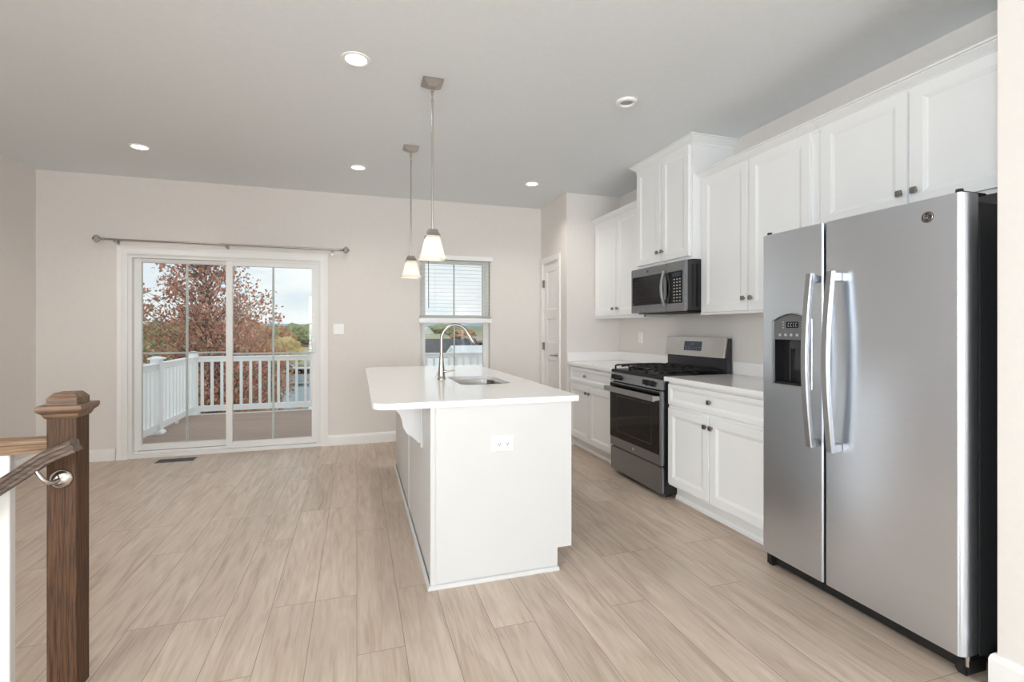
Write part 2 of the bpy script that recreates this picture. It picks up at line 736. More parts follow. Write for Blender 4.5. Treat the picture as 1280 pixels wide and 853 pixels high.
def wall_y(name, y0, y1, x0, x1, z0, z1, holes):
    """wall in the XZ plane with rectangular holes (x0, x1, z0, z1) sorted by x"""
    mb = MB()
    x = x0
    for a, b, c, d in holes:
        mb.box(x, a, y0, y1, z0, z1)
        if c > z0:
            mb.box(a, b, y0, y1, z0, c)
        mb.box(a, b, y0, y1, d, z1)
        x = b
    mb.box(x, x1, y0, y1, z0, z1)
    return struct(mb.build(name, M['wall']))


def wall_x(name, x0, x1, y0, y1, z0, z1, holes):
    mb = MB()
    y = y0
    for a, b, c, d in holes:
        mb.box(x0, x1, y, a, z0, z1)
        if c > z0:
            mb.box(x0, x1, a, b, z0, c)
        mb.box(x0, x1, a, b, d, z1)
        y = b
    mb.box(x0, x1, y, y1, z0, z1)
    return struct(mb.build(name, M['wall']))


# floor with the stair opening (stairs run down towards -X in front of the newel)
SX, SY0, SY1 = -0.87, 1.05, 2.055
mb = MB()
mb.box(XL, XW, SY1, YB + .02, -.25, 0)
mb.box(SX, XW, REAR_Y, SY1, -.25, 0)
mb.box(XL, SX, REAR_Y, SY0, -.25, 0)
struct(mb.build('floor', M['floor']))
mb = MB()
for i in range(7):
    mb.box(SX - .27 * (i + 1), SX - .27 * i, SY0, SY1, -2.2, -.185 * (i + 1))
struct(mb.build('floor_stairs', M['floor']))
mb = MB()
mb.box(XL, SX, SY0 - .1, SY0, -2.2, -.25)
mb.box(XL, SX, SY1, SY1 + .1, -2.2, -.25)
mb.box(XL - .1, XL, SY0 - .1, SY1 + .1, -2.2, -.25)
struct(mb.build('wall_stairwell', M['wall']))
struct(MB().box(XL - WT, XW + WT, REAR_Y - WT, YB + WT, HC, HC + .2).build('ceiling', M['ceiling']))

wall_y('wall_back', YB, YB + WT, XL - WT, XW + WT, -.25, HC, [(DX0, DX1, -.25, DZ), (KX0, KX1, KZ0, KZ1)])
wall_x('wall_left', XL - WT, XL, REAR_Y - WT, YB, -.25, HC, [(a, b, .5, 2.4) for a, b in SIDE_FILL_WIN])
wall_x('wall_right', XW, XW + WT, WY, YP, -.25, HC, [])
# pantry bump-out with its door opening
PD0, PD1, PDZ = 5.09, 5.57, 2.055
wall_x('wall_pantry', XP, XP + .12, YP, YB, 0, HC, [(PD0, PD1, 0, PDZ)])
struct(MB().box(XP + .12, XW + WT, YP, YP + .12, 0, HC).build('wall_pantry_side', M['wall']))
struct(MB().box(WX, XW + WT, REAR_Y, WY, 0, HC, .003).build('wall_front_right', M['wall']))
wall_y('wall_rear', REAR_Y - WT, REAR_Y, XL, WX + .2, 0, HC, [(a, b, .5, 2.4) for a, b in REAR_FILL_WIN])
n = 3
for a, b in REAR_FILL_WIN:  # frames of the unseen rear windows added for the fill lamps
    mb = MB()
    frame_ring(mb, FYN(REAR_Y - .11), a, b, .5, 2.4, .05, 0, .06)
    mb.box(a + .05, b - .05, REAR_Y - .10, REAR_Y - .06, 1.43, 1.47)
    struct(mb.build('window_%d' % n, M['vinyl']))
    n += 1
for a, b in SIDE_FILL_WIN:  # frame of the unseen left window added for its fill lamp
    mb = MB()
    frame_ring(mb, FXN(XL - .11), a, b, .5, 2.4, .05, 0, .06)
    mb.box(XL - .10, XL - .06, a + .05, b - .05, 1.43, 1.47)
    struct(mb.build('window_%d' % n, M['vinyl']))
    n += 1

# baseboards
BBP = [(0, 0), (.016, 0), (.016, .085), (.012, .100), (.006, .110), (0, .112)]
BBP = [(o, h) for o, h in BBP]
FLAT = lambda a, b, h: (a, b, h)


def baseboard(name, path, prof=BBP):
    mb = MB()
    mb.sweep(path, prof, FLAT)
    return struct(mb.build(name, M['trim']))


baseboard('baseboard_back', [(-.297, YB), (XP, YB)], [(-o, h) for o, h in BBP])
baseboard('baseboard_back_left', [(XL, YB), (-2.213, YB)], [(-o, h) for o, h in BBP])
baseboard('baseboard_left', [(XL, 2.3), (XL, YB)], [(-o, h) for o, h in BBP])
BBR = [(0, 0), (.016, 0), (.016, .108), (.012, .122), (.006, .130), (0, .132)]
baseboard('baseboard_right', [(WX, REAR_Y), (WX, WY), (WX + .05, WY)], BBR)
baseboard('baseboard_pantry', [(XP, YP + .003), (XP, 5.025)], BBP)

# ---------------------------------------------------------------- patio door
door = sempty('door_1', ((DX0 + DX1) / 2, YB, 0))
CW = .085
CASP = [(0, 0), (0, -.012), (.012, -.017), (.05, -.017), (.075, -.021), (CW, -.021), (CW, 0)]
mb = MB()
mb.sweep([(DX1, 0), (DX1, DZ), (DX0, DZ), (DX0, 0)], [(-o + .008, h) for o, h in CASP], lambda a, b, h: (a, YB + h, b))
mb.build('casing', M['trim'], door)
mb = MB()      # vinyl jambs, head, threshold
mb.box(DX0, DX0 + .04, YB + .004, YB + .14, 0, DZ, .003)
mb.box(DX1 - .035, DX1, YB + .004, YB + .14, 0, DZ, .003)
mb.box(DX0 + .04, DX1 - .035, YB + .004, YB + .14, DZ - .035, DZ, .003)
mb.box(DX0, DX1, YB - .012, YB + .16, 0, .036, .004)
mb.box(DX0 + .04, DX1 - .035, YB + .052, YB + .058, .036, .055)
mb.build('frame', M['vinyl'], door)


def patio_panel(name, x0, x1, y0, y1, z0, z1, gx0, gx1, gz0, gz1):
    mb = MB()
    mb.box(x0, gx0, y0, y1, z0, z1, .004)
    mb.box(gx1, x1, y0, y1, z0, z1, .004)
    mb.box(gx0, gx1, y0, y1, z0, gz0, .004)
    mb.box(gx0, gx1, y0, y1, gz1, z1, .004)
    p = mb.build(name, M['vinyl'], door)
    ym = (y0 + y1) / 2
    mb = MB()
    mb.box(gx0 - .005, gx1 + .005, ym - .003, ym + .003, gz0 - .005, gz1 + .005)
    mb.build('glass_pane', M['glass'], p)
    mb = MB()
    xm, zm = (gx0 + gx1) / 2, (gz0 + gz1) / 2
    mb.box(xm - .011, xm + .011, ym + .005, ym + .014, gz0, gz1, .003)
    mb.box(gx0, xm - .011, ym + .006, ym + .013, zm - .010, zm + .010, .003)
    mb.box(xm + .011, gx1, ym + .006, ym + .013, zm - .010, zm + .010, .003)
    mb.build('muntin', M['vinyl'], p)
    return p


patio_panel('fixed_panel', DX0 + .04, -1.235, YB + .06, YB + .10, .062, DZ - .035, -2.024, -1.262, .122, 1.922)
sp = patio_panel('sliding_panel', -1.278, DX1 - .035, YB + .012, YB + .052, .040, DZ - .035, -1.218, -.462, .104, 1.912)
mb = MB()
mb.box(-.452, -.43, YB - .004, YB + .014, .98, 1.16, .004)
mb.tube([(-.441, YB - .002, 1.135), (-.441, YB - .03, 1.12), (-.441, YB - .034, 1.07), (-.441, YB - .03, 1.02), (-.441, YB - .002, 1.005)], .007)
mb.build('pull_handle', M['plastic'], sp)
MB().box(-.45, -.425, YB + .002, YB + .014, 1.40, 1.425, .003).build('latch', M['plastic'], sp)

# ---------------------------------------------------------------- kitchen window
win = sempty('window_1', ((KX0 + KX1) / 2, YB, KZ0))
mb = MB()
frame_ring(mb, FYN(YB + .07), KX0, KX1, KZ0, KZ1, .042, 0, .07)
mb.build('frame', M['vinyl'], win)
mb = MB()
frame_ring(mb, FYN(YB + .08), KX0 + .042, KX1 - .042, 1.345, KZ1 - .042, .028, .012, .045)
up = mb.build('sash', M['vinyl'], win)
MB().box(KX0 + .07, KX1 - .07, YB + .108, YB + .113, 1.373, KZ1 - .07).build('glass_pane', M['glass'], up)
MB().box(1.095, 1.111, YB + .115, YB + .123, 1.373, KZ1 - .07).build('muntin', M['vinyl'], up)
mb = MB()
frame_ring(mb, FYN(YB + .065), KX0 + .036, KX1 - .036, KZ0 + .03, 1.375, .030, .008, .04)
lo = mb.build('sash', M['vinyl'], win)
MB().box(KX0 + .064, KX1 - .064, YB + .088, YB + .093, KZ0 + .058, 1.347).build('glass_pane', M['glass'], lo)
MB().box(1.095, 1.111, YB + .095, YB + .103, KZ0 + .058, 1.347).build('muntin', M['vinyl'], lo)
MB().box(KX0 - .02, KX1 + .02, YB - .03, YB + .07, KZ0 - .03, KZ0, .004).build('window_sill', M['trim'], win)

bl = thing('window_blind', 'white horizontal slat blind half lowered over the small kitchen window', 'blind', (1.10, YB, 1.34))
MB().box(.672, 1.533, YB - .062, YB + .004, 2.062, 2.112, .004).build('head_rail', M['plastic'], bl)
mb = MB()
z = 2.035
while z > 1.43:
    t = bmesh.new()
    mb.prism([(-.019, 0), (0, .0012), (.019, 0), (.019, -.002), (0, -.0008), (-.019, -.002)],
             lambda p, q, a, zz=z: (a, YB - .028 + p, zz + q + p * 0.06), .684, 1.521)
    z -= .0435
mb.build('slats', M['slat'], bl)
mb = MB()
for k in range(7):
    mb.box(.684, 1.521, YB - .053, YB - .003, 1.388 + k * .0052, 1.3915 + k * .0052)
mb.build('stacked_slats', M['slat'], bl)
MB().box(.668, 1.530, YB - .058, YB + .000, 1.334, 1.384, .004).build('bottom_rail', M['plastic'], bl)
mb = MB()
mb.cyl((.775, YB - .066, 2.06), (.777, YB - .068, 1.50), .004, .004, 8)
mb.build('tilt_wand', M['grey_plastic'], bl)
for x in (.85, 1.36):
    MB().cyl((x, YB - .0565, 2.06), (x, YB - .0565, 1.39), .0012, .0012, 6).build('ladder_cord', M['plastic'], bl)

# ---------------------------------------------------------------- pantry door
pd = sempty('door_2', (XP, (PD0 + PD1) / 2, 0))
mb = MB()
PCP = [(0, 0), (0, -.012), (.01, -.016), (.045, -.016), (.06, -.019), (.066, -.019), (.066, 0)]
mb.sweep([(PD0, 0), (PD0, PDZ), (PD1, PDZ), (PD1, 0)], [(o - .006, h) for o, h in PCP], lambda a, b, h: (XP + h, a, b))
mb.build('casing', M['trim'], pd)
mb = MB()
mb.box(XP + .002, XP + .12, PD0, PD0 + .012, 0, PDZ)
mb.box(XP + .002, XP + .12, PD1 - .012, PD1, 0, PDZ)
mb.box(XP + .002, XP + .12, PD0 + .012, PD1 - .012, PDZ - .012, PDZ)
mb.build('jamb', M['trim'], pd)
fn = FXN(XP + .012)
mb = MB()
a0, a1 = PD0 + .014, PD1 - .014
for q0, q1 in ((.012, .20), (.90, 1.10), (1.385, 1.495), (1.945, 2.041)):
    mb.prism([(a0 + .085, q0), (a1 - .085, q0), (a1 - .085, q1), (a0 + .085, q1)], fn, 0, .034)
for p0, p1 in ((a0, a0 + .085), (a1 - .085, a1)):
    mb.prism([(p0, .012), (p1, .012), (p1, 2.041), (p0, 2.041)], fn, 0, .034)
for q0, q1 in ((.20, .90), (1.10, 1.385), (1.495, 1.945)):
    panel(mb, fn, a0 + .085, a1 - .085, q0, q1, [(0, 0), (.012, .009), (.014, .009)], .03)
slab = mb.build('door_slab', M['trim'], pd)
mb = MB()
hx, hy, hz = XP + .012, 5.137, .962
mb.lathe([(.026, 0), (.026, .006), (.022, .009)], (hx, hy, hz), (-1, 0, 0), 20)
mb.cyl((hx - .008, hy, hz), (hx - .05, hy, hz), .009, .009, 12)
mb.tube([(hx - .046, hy - .012, hz), (hx - .048, hy + .04, hz), (hx - .048, hy + .115, hz - .003)], [.009, .008, .006], 10)
mb.build('lever_handle', M['knob'], slab, True, 'dark nickel lever handle', 40)
for z in (.24, 1.055, 1.81):
    mb = MB()
    mb.cyl((XP - .008, PD1 - .008, z - .045), (XP - .008, PD1 - .008, z + .045), .007, .007, 10)
    mb.box(XP - .003, XP + .012, PD1 - .03, PD1 - .004, z - .045, z + .045)
    mb.build('hinge', M['knob'], slab, label='nickel hinge')

# ---------------------------------------------------------------- small wall fittings
rod = thing('curtain_rod', 'long thin nickel curtain rod mounted above the sliding glass door', 'curtain rod', (-1.22, YB - .09, 2.113))
MB().cyl((-2.27, YB - .09, 2.113), (-.17, YB - .09, 2.113), .0095, .0095, 16).build('pole', M['nickel'], rod, True, auto=40)
for sx, xx in ((-1, -2.27), (1, -.17)):
    mb = MB()
    mb.lathe([(.013, 0), (.015, .006), (.010, .012), (.008, .03)], (xx, YB - .09, 2.113), (sx, 0, 0), 16)
    for k in range(6):
        a0 = k * math.pi / 3
        pts = []
        for j in range(9):
            tt = j / 8
            r = .030 * math.sin(math.pi * tt) + .004
            a = a0 + tt * 1.2
            pts.append((xx + sx * (.028 + tt * .062), YB - .09 + r * math.cos(a), 2.113 + r * math.sin(a)))
        mb.tube(pts, .0042, 8)
    mb.lathe([(.006, 0), (.008, .004), (.003, .010)], (xx + sx * .086, YB - .09, 2.113), (sx, 0, 0), 12)
    mb.build('finial', M['nickel'], rod, True, 'open cage finial', 40)
for x in (-2.19, -1.255, -.255):
    mb = MB()
    mb.box(x - .011, x + .011, YB - .005, YB + .001, 2.06, 2.125, .002)
    mb.tube([(x, YB - .004, 2.085), (x, YB - .06, 2.085), (x, YB - .09, 2.090)], .005, 8)
    mb.lathe([(.016, -.006), (.016, .006)], (x, YB - .09, 2.105), (1, 0, 0), 14)
    mb.build('bracket', M['nickel'], rod, True, auto=40)


def plate(name, label, cat, fn, p, q, w, h, devices, toggles=False):
    """wall plate centred on (p, q); fn maps (p, q, depth) with depth negative = out of the wall"""
    loc = fn(p, q, 0)
    t = thing(name, label, cat, loc)
    mb = MB()
    panel(mb, fn, p - w / 2, p + w / 2, q - h / 2, q + h / 2, [(0, -.002), (.004, -.006), (.006, -.0065)], .001)
    mb.build('cover_plate', M['plastic'], t)
    for (dp, dq, kind) in devices:
        mb = MB()
        if kind == 'toggle':
            mb.prism([(p + dp - .005, q + dq - .012), (p + dp + .005, q + dq - .012), (p + dp + .005, q + dq + .012),
                      (p + dp - .005, q + dq + .012)], fn, -.016, -.006, .002)
            mb.build('toggle', M['plastic'], t)
        elif kind == 'rocker':
            mb.prism([(p + dp - .016, q + dq - .033), (p + dp + .016, q + dq - .033), (p + dp + .016, q + dq + .033),
                      (p + dp - .016, q + dq + .033)], fn, -.010, -.006, .002)
            mb.build('outlet_face', M['plastic'], t)
        else:
            pts = [(p + dp + .017 * math.cos(a), q + dq + .0145 * math.sin(a)) for a in [2 * math.pi * i / 20 for i in range(20)]]
            mb.prism(pts, fn, -.0085, -.006)
            f = mb.build('socket', M['plastic'], t)
            mb = MB()
            for e in (-.006, .006):
                # slots run along the long side of the plate's turned socket
                mb.prism([(p + dp + e * kind[1] - .0014 - .004 * kind[0], q + dq + e * kind[0] - .0014 - .004 * kind[1]),
                          (p + dp + e * kind[1] + .0014 + .004 * kind[0], q + dq + e * kind[0] - .0014 - .004 * kind[1]),
                          (p + dp + e * kind[1] + .0014 + .004 * kind[0], q + dq + e * kind[0] + .0014 + .004 * kind[1]),
                          (p + dp + e * kind[1] - .0014 - .004 * kind[0], q + dq + e * kind[0] + .0014 + .004 * kind[1])],
                         fn, -.0092, -.0084)
            mb.lathe([(.0032, 0), (.0032, .0008)], fn(p + dp + .008 * kind[0], q + dq - .008 * kind[1], -.0084),
                     Vector(fn(0, 0, -1)) - Vector(fn(0, 0, 0)), 10)
            mb.build('slot', M['slot'], f)
    return t


plate('light_switch', 'white double toggle light switch on the beige wall beside the patio door', 'light switch',
      FYN(YB), -.187, 1.262, .115, .117, [(-.023, 0, 'toggle'), (.023, 0, 'toggle')])
plate('wall_outlet', 'white outlet plate on the wall above the back worktop left of the range', 'outlet',
      FXN(XW), 4.44, 1.172, .074, .118, [(0, 0, 'rocker')])

vent = thing('floor_vent', 'narrow grey metal floor register in front of the sliding glass door', 'vent', (-1.655, 5.455, 0))
mb = MB()
frame_ring(mb, lambda p, q, d: (p, q, .004 - d), -1.815, -1.495, 5.392, 5.518, .014, 0, .004)
mb.build('frame', M['vent'], vent)
mb = MB()
for k in range(22):
    x = -1.796 + k * .0134
    mb.box(x, x + .005, 5.404, 5.506, .0005, .003)
mb.box(-1.801, -1.509, 5.452, 5.458, .0005, .0032)
mb.build('grille', M['vent'], vent)
MB().box(-1.801, -1.509, 5.404, 5.506, .0001, .0006).build('duct_opening', M['slot'], vent)

# ---------------------------------------------------------------- ceiling lights
LIT = [((-.004, 2.802), 'lit round recessed ceiling light nearest to the viewer, left of the pendants'),
       ((-1.677, 4.685), 'lit round recessed ceiling light above the patio door end of the room'),
       ((.012, 4.681), 'lit round recessed ceiling light just left of the farther pendant lamp'),
       ((1.699, 4.677), 'lit round recessed ceiling light near the pantry door corner')]
x, y = LIT[0][0]
rl = thing('recessed_light', LIT[0][1], 'ceiling light', (x, y, HC), 'recessed ceiling lights')
mb = MB()
mb.lathe([(.076, 0), (.076, -.004), (.070, -.007), (.060, -.006), (.055, -.001), (.055, 0)], (x, y, HC), (0, 0, 1), 40, False)
mb.build('trim_ring', M['plastic'], rl, True, auto=40)
MB().lathe([(.056, -.0025), (.056, -.0012)], (x, y, HC), (0, 0, 1), 32).build('lens', M['lamp'], rl, label='glowing white lens')
for (x, y), lab in LIT[1:]:
    dup(rl, (x, y, HC), lab)
for (x, y), lab in LIT:
    l = bpy.data.lights.new('downlight', 'SPOT')
    l.energy = DOWNLIGHT_WATTS * 4
    l.spot_size = math.radians(140)
    l.spot_blend = 0.8
    l.shadow_soft_size = .05
    l.color = (1, .96, .89)
    o = bpy.data.objects.new('downlight', l)
    o.location = (x, y, HC - .03)
    C.objects.link(o)
x, y = 1.668, 2.794
cd = thing('ceiling_fixture', 'unlit round white ceiling fixture with a grey recessed centre, right of the pendants', 'ceiling fixture', (x, y, HC))
MB().lathe([(.069, 0), (.069, -.010), (.062, -.016), (.045, -.016), (.041, -.010), (.041, -.002)], (x, y, HC), (0, 0, 1), 40).build('ring', M['plastic'], cd, True, auto=40)
MB().lathe([(.041, -.0035), (.041, -.001)], (x, y, HC), (0, 0, 1), 32).build('centre_disc', M['soft_grey'], cd)

# pendants
PX, PY = .430, 2.927
pen = thing('pendant_light', 'nearer lit pendant lamp with frosted square glass shade hanging above the island sink', 'pendant lamp', (PX, PY, HC), 'pendant lamps over the island')


def sq(w, z, cx=PX, cy=PY, r=.12, n=4):
    """rounded square loop of side w"""
    pts = []
    h = w / 2
    rr = w * r
    for k, (sx, sy) in enumerate(((1, 1), (-1, 1), (-1, -1), (1, -1))):
        for j in range(n + 1):
            a = k * math.pi / 2 + j / n * math.pi / 2
            pts.append((cx + sx * (h - rr) + rr * math.cos(a), cy + sy * (h - rr) + rr * math.sin(a), z))
    return pts


mb = MB()
mb.rings([sq(.122, HC, r=.02), sq(.122, HC - .006, r=.02), sq(.116, HC - .009, r=.02), sq(.045, HC - .034, r=.04), sq(.030, HC - .036, r=.05)])
mb.build('canopy', M['nickel'], pen)
mb = MB()
mb.cyl((PX, PY, HC - .035), (PX, PY, HC - .075), .008, .008, 12)
mb.lathe([(.004, 0), (.011, .004), (.011, .014), (.004, .018)], (PX, PY, HC - .066), (0, 0, 1), 14)
mb.cyl((PX, PY, HC - .07), (PX, PY, HC - .11), .0042, .0042, 10)
mb.lathe([(.004, 0), (.009, .004), (.009, .016), (.005, .02)], (PX, PY, HC - .125), (0, 0, 1), 14)
mb.build('swivel', M['bright_metal'], pen, True, auto=40)
MB().cyl((PX, PY, 1.855), (PX, PY, HC - .11), .0065, .0065, 14).build('stem', M['bright_metal'], pen, True, auto=40)
mb = MB()
mb.rings([sq(.044, 1.860, r=.08), sq(.060, 1.854, r=.06), sq(.068, 1.838, r=.05), sq(.090, 1.818, r=.05), sq(.088, 1.814, r=.05)])
mb.build('socket_cap', M['nickel'], pen)
mb = MB()
prof = [(.078, 1.816), (.088, 1.80), (.100, 1.775), (.113, 1.745), (.126, 1.715), (.134, 1.698), (.150, 1.688), (.154, 1.683)]
lo = [sq(w_, z_, r=.10) for w_, z_ in prof] + [sq(w_ - .008, z_, r=.10) for w_, z_ in prof[::-1]]
mb.rings(lo, False, False)
sh = mb.build('lamp_shade', M['shade'], pen, True, 'frosted white square flared glass shade', 50)
mb = MB()
mb.lathe([(.008, .05), (.010, .035), (.020, .020), (.024, .0), (.018, -.018), (.004, -.025)], (PX, PY, 1.755), (0, 0, 1), 20)
mb.build('bulb', M['bulb'], pen, True, 'glowing bulb')
pen2 = dup(pen, (.420, 4.042, HC), 'farther lit pendant lamp with frosted square glass shade, in front of the kitchen window')
for p in ((PX, PY), (.420, 4.042)):
    l = bpy.data.lights.new('pendant_bulb', 'POINT')
    l.energy = PENDANT_WATTS
    l.shadow_soft_size = .03
    l.color = (1, .93, .80)
    o = bpy.data.objects.new('pendant_bulb', l)
    o.location = (p[0], p[1], 1.715)
    C.objects.link(o)

# ---------------------------------------------------------------- refrigerator
FY0, FY1, FSP = 1.176, 2.096, 1.724
FXF = 2.068
fr = thing('refrigerator', 'tall stainless steel side by side refrigerator with water dispenser and two bowed handles', 'refrigerator', (2.45, 1.63, 0))
mb = MB()
mb.box(FXF + .105, 2.79, FY0 + .012, FY1 - .012, .045, 1.735, .006)
mb.build('body', M['dark_grey'], fr, label='charcoal painted fridge case')
mb = MB()
mb.box(FXF + .082, FXF + .106, FY0 + .02, FY1 - .02, .09, 1.74)
mb.build('door_gasket', M['rubber'], fr)
DZ0, DZ1 = .082, 1.762


def fridge_door(name, y0, y1, near):
    """vertical slab whose outer edge is rounded"""
    x0, x1 = FXF, FXF + .083
    pts = []
    rx, ry = .050, .022
    if near:      # rounded at y0
        pts += [(x1, y0 + .002)]
        for j in range(9):
            a = j / 8 * math.pi / 2
            pts.append((x0 + rx - rx * math.sin(a), y0 + ry - ry * math.cos(a)))
        pts += [(x0, y1 - .006), (x0 + .006, y1), (x1, y1)]
    else:
        pts += [(x1, y0), (x0 + .006, y0), (x0, y0 + .006)]
        for j in range(9):
            a = math.pi / 2 - j / 8 * math.pi / 2
            pts.append((x0 + rx - rx * math.sin(a), y1 - ry + ry * math.cos(a)))
        pts += [(x1, y1 - .002)]
    mb = MB()
    mb.prism(pts, lambda p, q, a: (p, q, a), DZ0, DZ1, .004)
    return mb


fd = fridge_door('freezer_door', FSP + .006, FY1, False).build('freezer_door', M['steel'], fr)
# dispenser recess
QY0, QY1, QZ0, QZ1 = 1.795, 2.012, .985, 1.335


def disp_outline(e=0.0, top=True):
    pts = [(QY1 + e, QZ0 - e), (QY1 + e, 1.308 + e * .5)]
    for j in range(1, 12):
        t = j / 12
        pts.append((QY1 + e + (QY0 - QY1 - 2 * e) * t, 1.308 + e * .5 + (.034 + e * .3) * math.sin(math.pi * t)))
    pts += [(QY0 - e, 1.308 + e * .5), (QY0 - e, QZ0 - e)]
    return pts


cm = MB()
cm.prism(disp_outline(), FXN(FXF), -.02, .070)
cut(fd, cm)
fd.data.polygons.foreach_set('use_smooth', [True] * len(fd.data.polygons))
fd.data.set_sharp_from_angle(angle=math.radians(25))
mb = MB()
o1, o2 = disp_outline(.010), disp_outline(-.002)
f0 = FXN(FXF)
loops = [[f0(p, q, .001) for p, q in o1], [f0(p, q, -.004) for p, q in disp_outline(.008)],
         [f0(p, q, -.004) for p, q in disp_outline(.001)], [f0(p, q, .012) for p, q in o2], [f0(p, q, .012) for p, q in disp_outline(.0)]]
mb.rings(loops, False, False)
dp = mb.build('dispenser', M['steel_edge'], fr, label='ice and water dispenser with black recess')
mb = MB()
# control fascia
pts = [(QY1 - .001, 1.212), (QY1 - .001, 1.308)]
for j in range(1, 12):
    t = j / 12
    pts.append((QY1 - .001 + (QY0 - QY1 + .002) * t, 1.306 + .033 * math.sin(math.pi * t)))
pts += [(QY0 + .001, 1.308), (QY0 + .001, 1.212)]
mb.prism(pts, FXN(FXF), .004, .03, .001)
mb.build('control_panel', M['grey_plastic'], dp)
mb = MB()
mb.box(FXF + .066, FXF + .069, QY0 + .001, QY1 - .001, QZ0, 1.214)       # back of the niche
mb.box(FXF + .006, FXF + .068, QY0 + .001, QY0 + .004, QZ0, 1.214)
mb.box(FXF + .006, FXF + .068, QY1 - .004, QY1 - .001, QZ0, 1.214)
mb.box(FXF + .002, FXF + .068, QY0 + .001, QY1 - .001, QZ0, QZ0 + .012)
mb.build('niche', M['black'], dp)
mb = MB()
mb.prism([(1.865, 1.06), (1.925, 1.06), (1.915, 1.165), (1.880, 1.165)], FXN(FXF), .038, .048, .002)
mb.box(FXF + .025, FXF + .055, 1.85, 1.935, 1.165, 1.213, .004)
mb.cyl((FXF + .05, 1.955, 1.0), (FXF + .05, 1.955, 1.2), .004, .004, 8)
mb.build('paddle', M['dark_grey'], dp)
mb = MB()
mb.box(FXF + .0025, FXF + .0045, 1.865, 1.935, 1.272, 1.302)
mb.build('display', M['black_glass'], dp)
mb = MB()
for k in range(4):       # seven-segment digits and keys
    y = 1.925 - k * .015
    mb.box(FXF + .0018, FXF + .0026, y - .008, y, 1.278, 1.280)
    mb.box(FXF + .0018, FXF + .0026, y - .008, y, 1.294, 1.296)
    mb.box(FXF + .0018, FXF + .0026, y - .0015, y, 1.278, 1.296)
for k in range(5):
    y = 1.975 - k * .034
    MB().lathe([(.007, 0), (.007, .0018)], (FXF + .0045, y, 1.236), (-1, 0, 0), 12).build('button', M['mark'], dp)
mb.build('display_digits', M['mark'], dp)
for y in (1.955, 1.845):
    mb = MB()
    for k in range(3):
        mb.box(FXF + .0030, FXF + .0042, y - .004, y + .004, 1.270 + k * .014, 1.275 + k * .014)
    mb.build('key_marks', M['mark'], dp)

rd = fridge_door('fridge_door', FY0, FSP - .006, True).build('refrigerator_door', M['steel'], fr, True, auto=25)


def bow_handle(y, parent, z0=.715, z1=1.525):
    mb = MB()
    hw, th = .0165, .015
    n = 20
    loops = []
    for j in range(n + 1):
        t = j / n
        z = z0 + (z1 - z0) * t
        x = FXF - .056 - .032 * math.sin(math.pi * t)
        loops.append([(x, y - hw, z), (x - .004, y - hw + .005, z), (x - .004, y + hw - .005, z), (x, y + hw, z), (x + th, y + hw, z), (x + th, y - hw, z)])
    mb.rings(loops)
    for z in (z0 + .002, z1 - .042):
        mb.box(FXF - .050, FXF - .0005, y - hw + .001, y + hw - .001, z, z + .034, .003)
    return mb.build('handle', M['handle_steel'], parent, True, 'bowed stainless handle', 35)


bow_handle(FSP + .030, fd)
bow_handle(FSP - .075, rd)
mb = MB()
by, bz = 1.292, 1.692
mb.lathe([(.0215, 0), (.0215, .002), (.019, .0035)], (FXF + .0005, by, bz), (-1, 0, 0), 28)
bd = mb.build('badge', M['dark_grey'], rd, label='small oval emblem badge')
mb = MB()
ring = [(FXF - .0035, by + .0185 * math.cos(a), bz + .0185 * math.sin(a)) for a in [2 * math.pi * i / 28 for i in range(29)]]
mb.tube(ring, .0009, 6)


def script(pts):
    mb.tube([(FXF - .0036, by - a * .001, bz + b * .001) for a, b in pts], .0009, 6)


script([(-3, 7), (-7, 9), (-10, 4), (-10, -2), (-7, -6), (-3, -4), (-1, 0), (-4, 1), (-7, 0)])
script([(-1, 0), (-1, -7), (-4, -10), (-7, -9)])
script([(8, 7), (4, 8), (2, 5), (5, 1), (2, -2), (2, -6), (6, -8), (10, -4)])
for k in range(4):
    a = k * math.pi / 2 + .4
    script([(13 * math.cos(a), 13 * math.sin(a)), (14.5 * math.cos(a + .35), 14.5 * math.sin(a + .35)), (13 * math.cos(a + .7), 13 * math.sin(a + .7))])
mb.build('monogram', M['bright_metal'], bd)
for y in (FY0 + .030, FY1 - .030):
    mb = MB()
    mb.box(FXF + .022, FXF + .16, y - .013, y + .013, 1.7625, 1.770, .003)
    mb.cyl((FXF + .030, y, 1.762), (FXF + .030, y, 1.778), .013, .011, 16)
    mb.build('hinge_cover', M['black'], fr)
mb = MB()
mb.box(FXF + .050, FXF + .075, FY0 + .03, FY1 - .01, .018, .078, .004)
mb.box(FXF + .03, FXF + .14, FY0 + .004, FY0 + .05, .006, .074, .010)
mb.box(FXF + .03, FXF + .14, FY1 - .05, FY1 - .004, .006, .074, .010)
mb.box(FXF + .12, 2.75, FY0 + .05, FY0 + .09, .0, .05)
mb.box(FXF + .12, 2.75, FY1 - .09, FY1 - .05, .0, .05)
mb.build('kick_grille', M['black'], fr)
mb = MB()
mb.cyl((FXF + .045, FY0 + .014, .042), (FXF + .045, FY0 + .014, .08), .009, .009, 12)
mb.build('foot_hinge', M['bright_metal'], fr)


# ---------------------------------------------------------------- cabinets
def crown(mb, path, z0, z1, proj):
    h = z1 - z0
    prof = [(0, z0 - .012), (.006, z0 - .012), (.006, z0 + h * .12), (.012, z0 + h * .18), (proj * .35, z0 + h * .32), (proj * .62, z0 + h * .58),
            (proj * .78, z0 + h * .72), (proj * .80, z0 + h * .80), (proj, z0 + h * .84), (proj, z1), (0, z1)]
    mb.sweep(path, prof, FLAT)


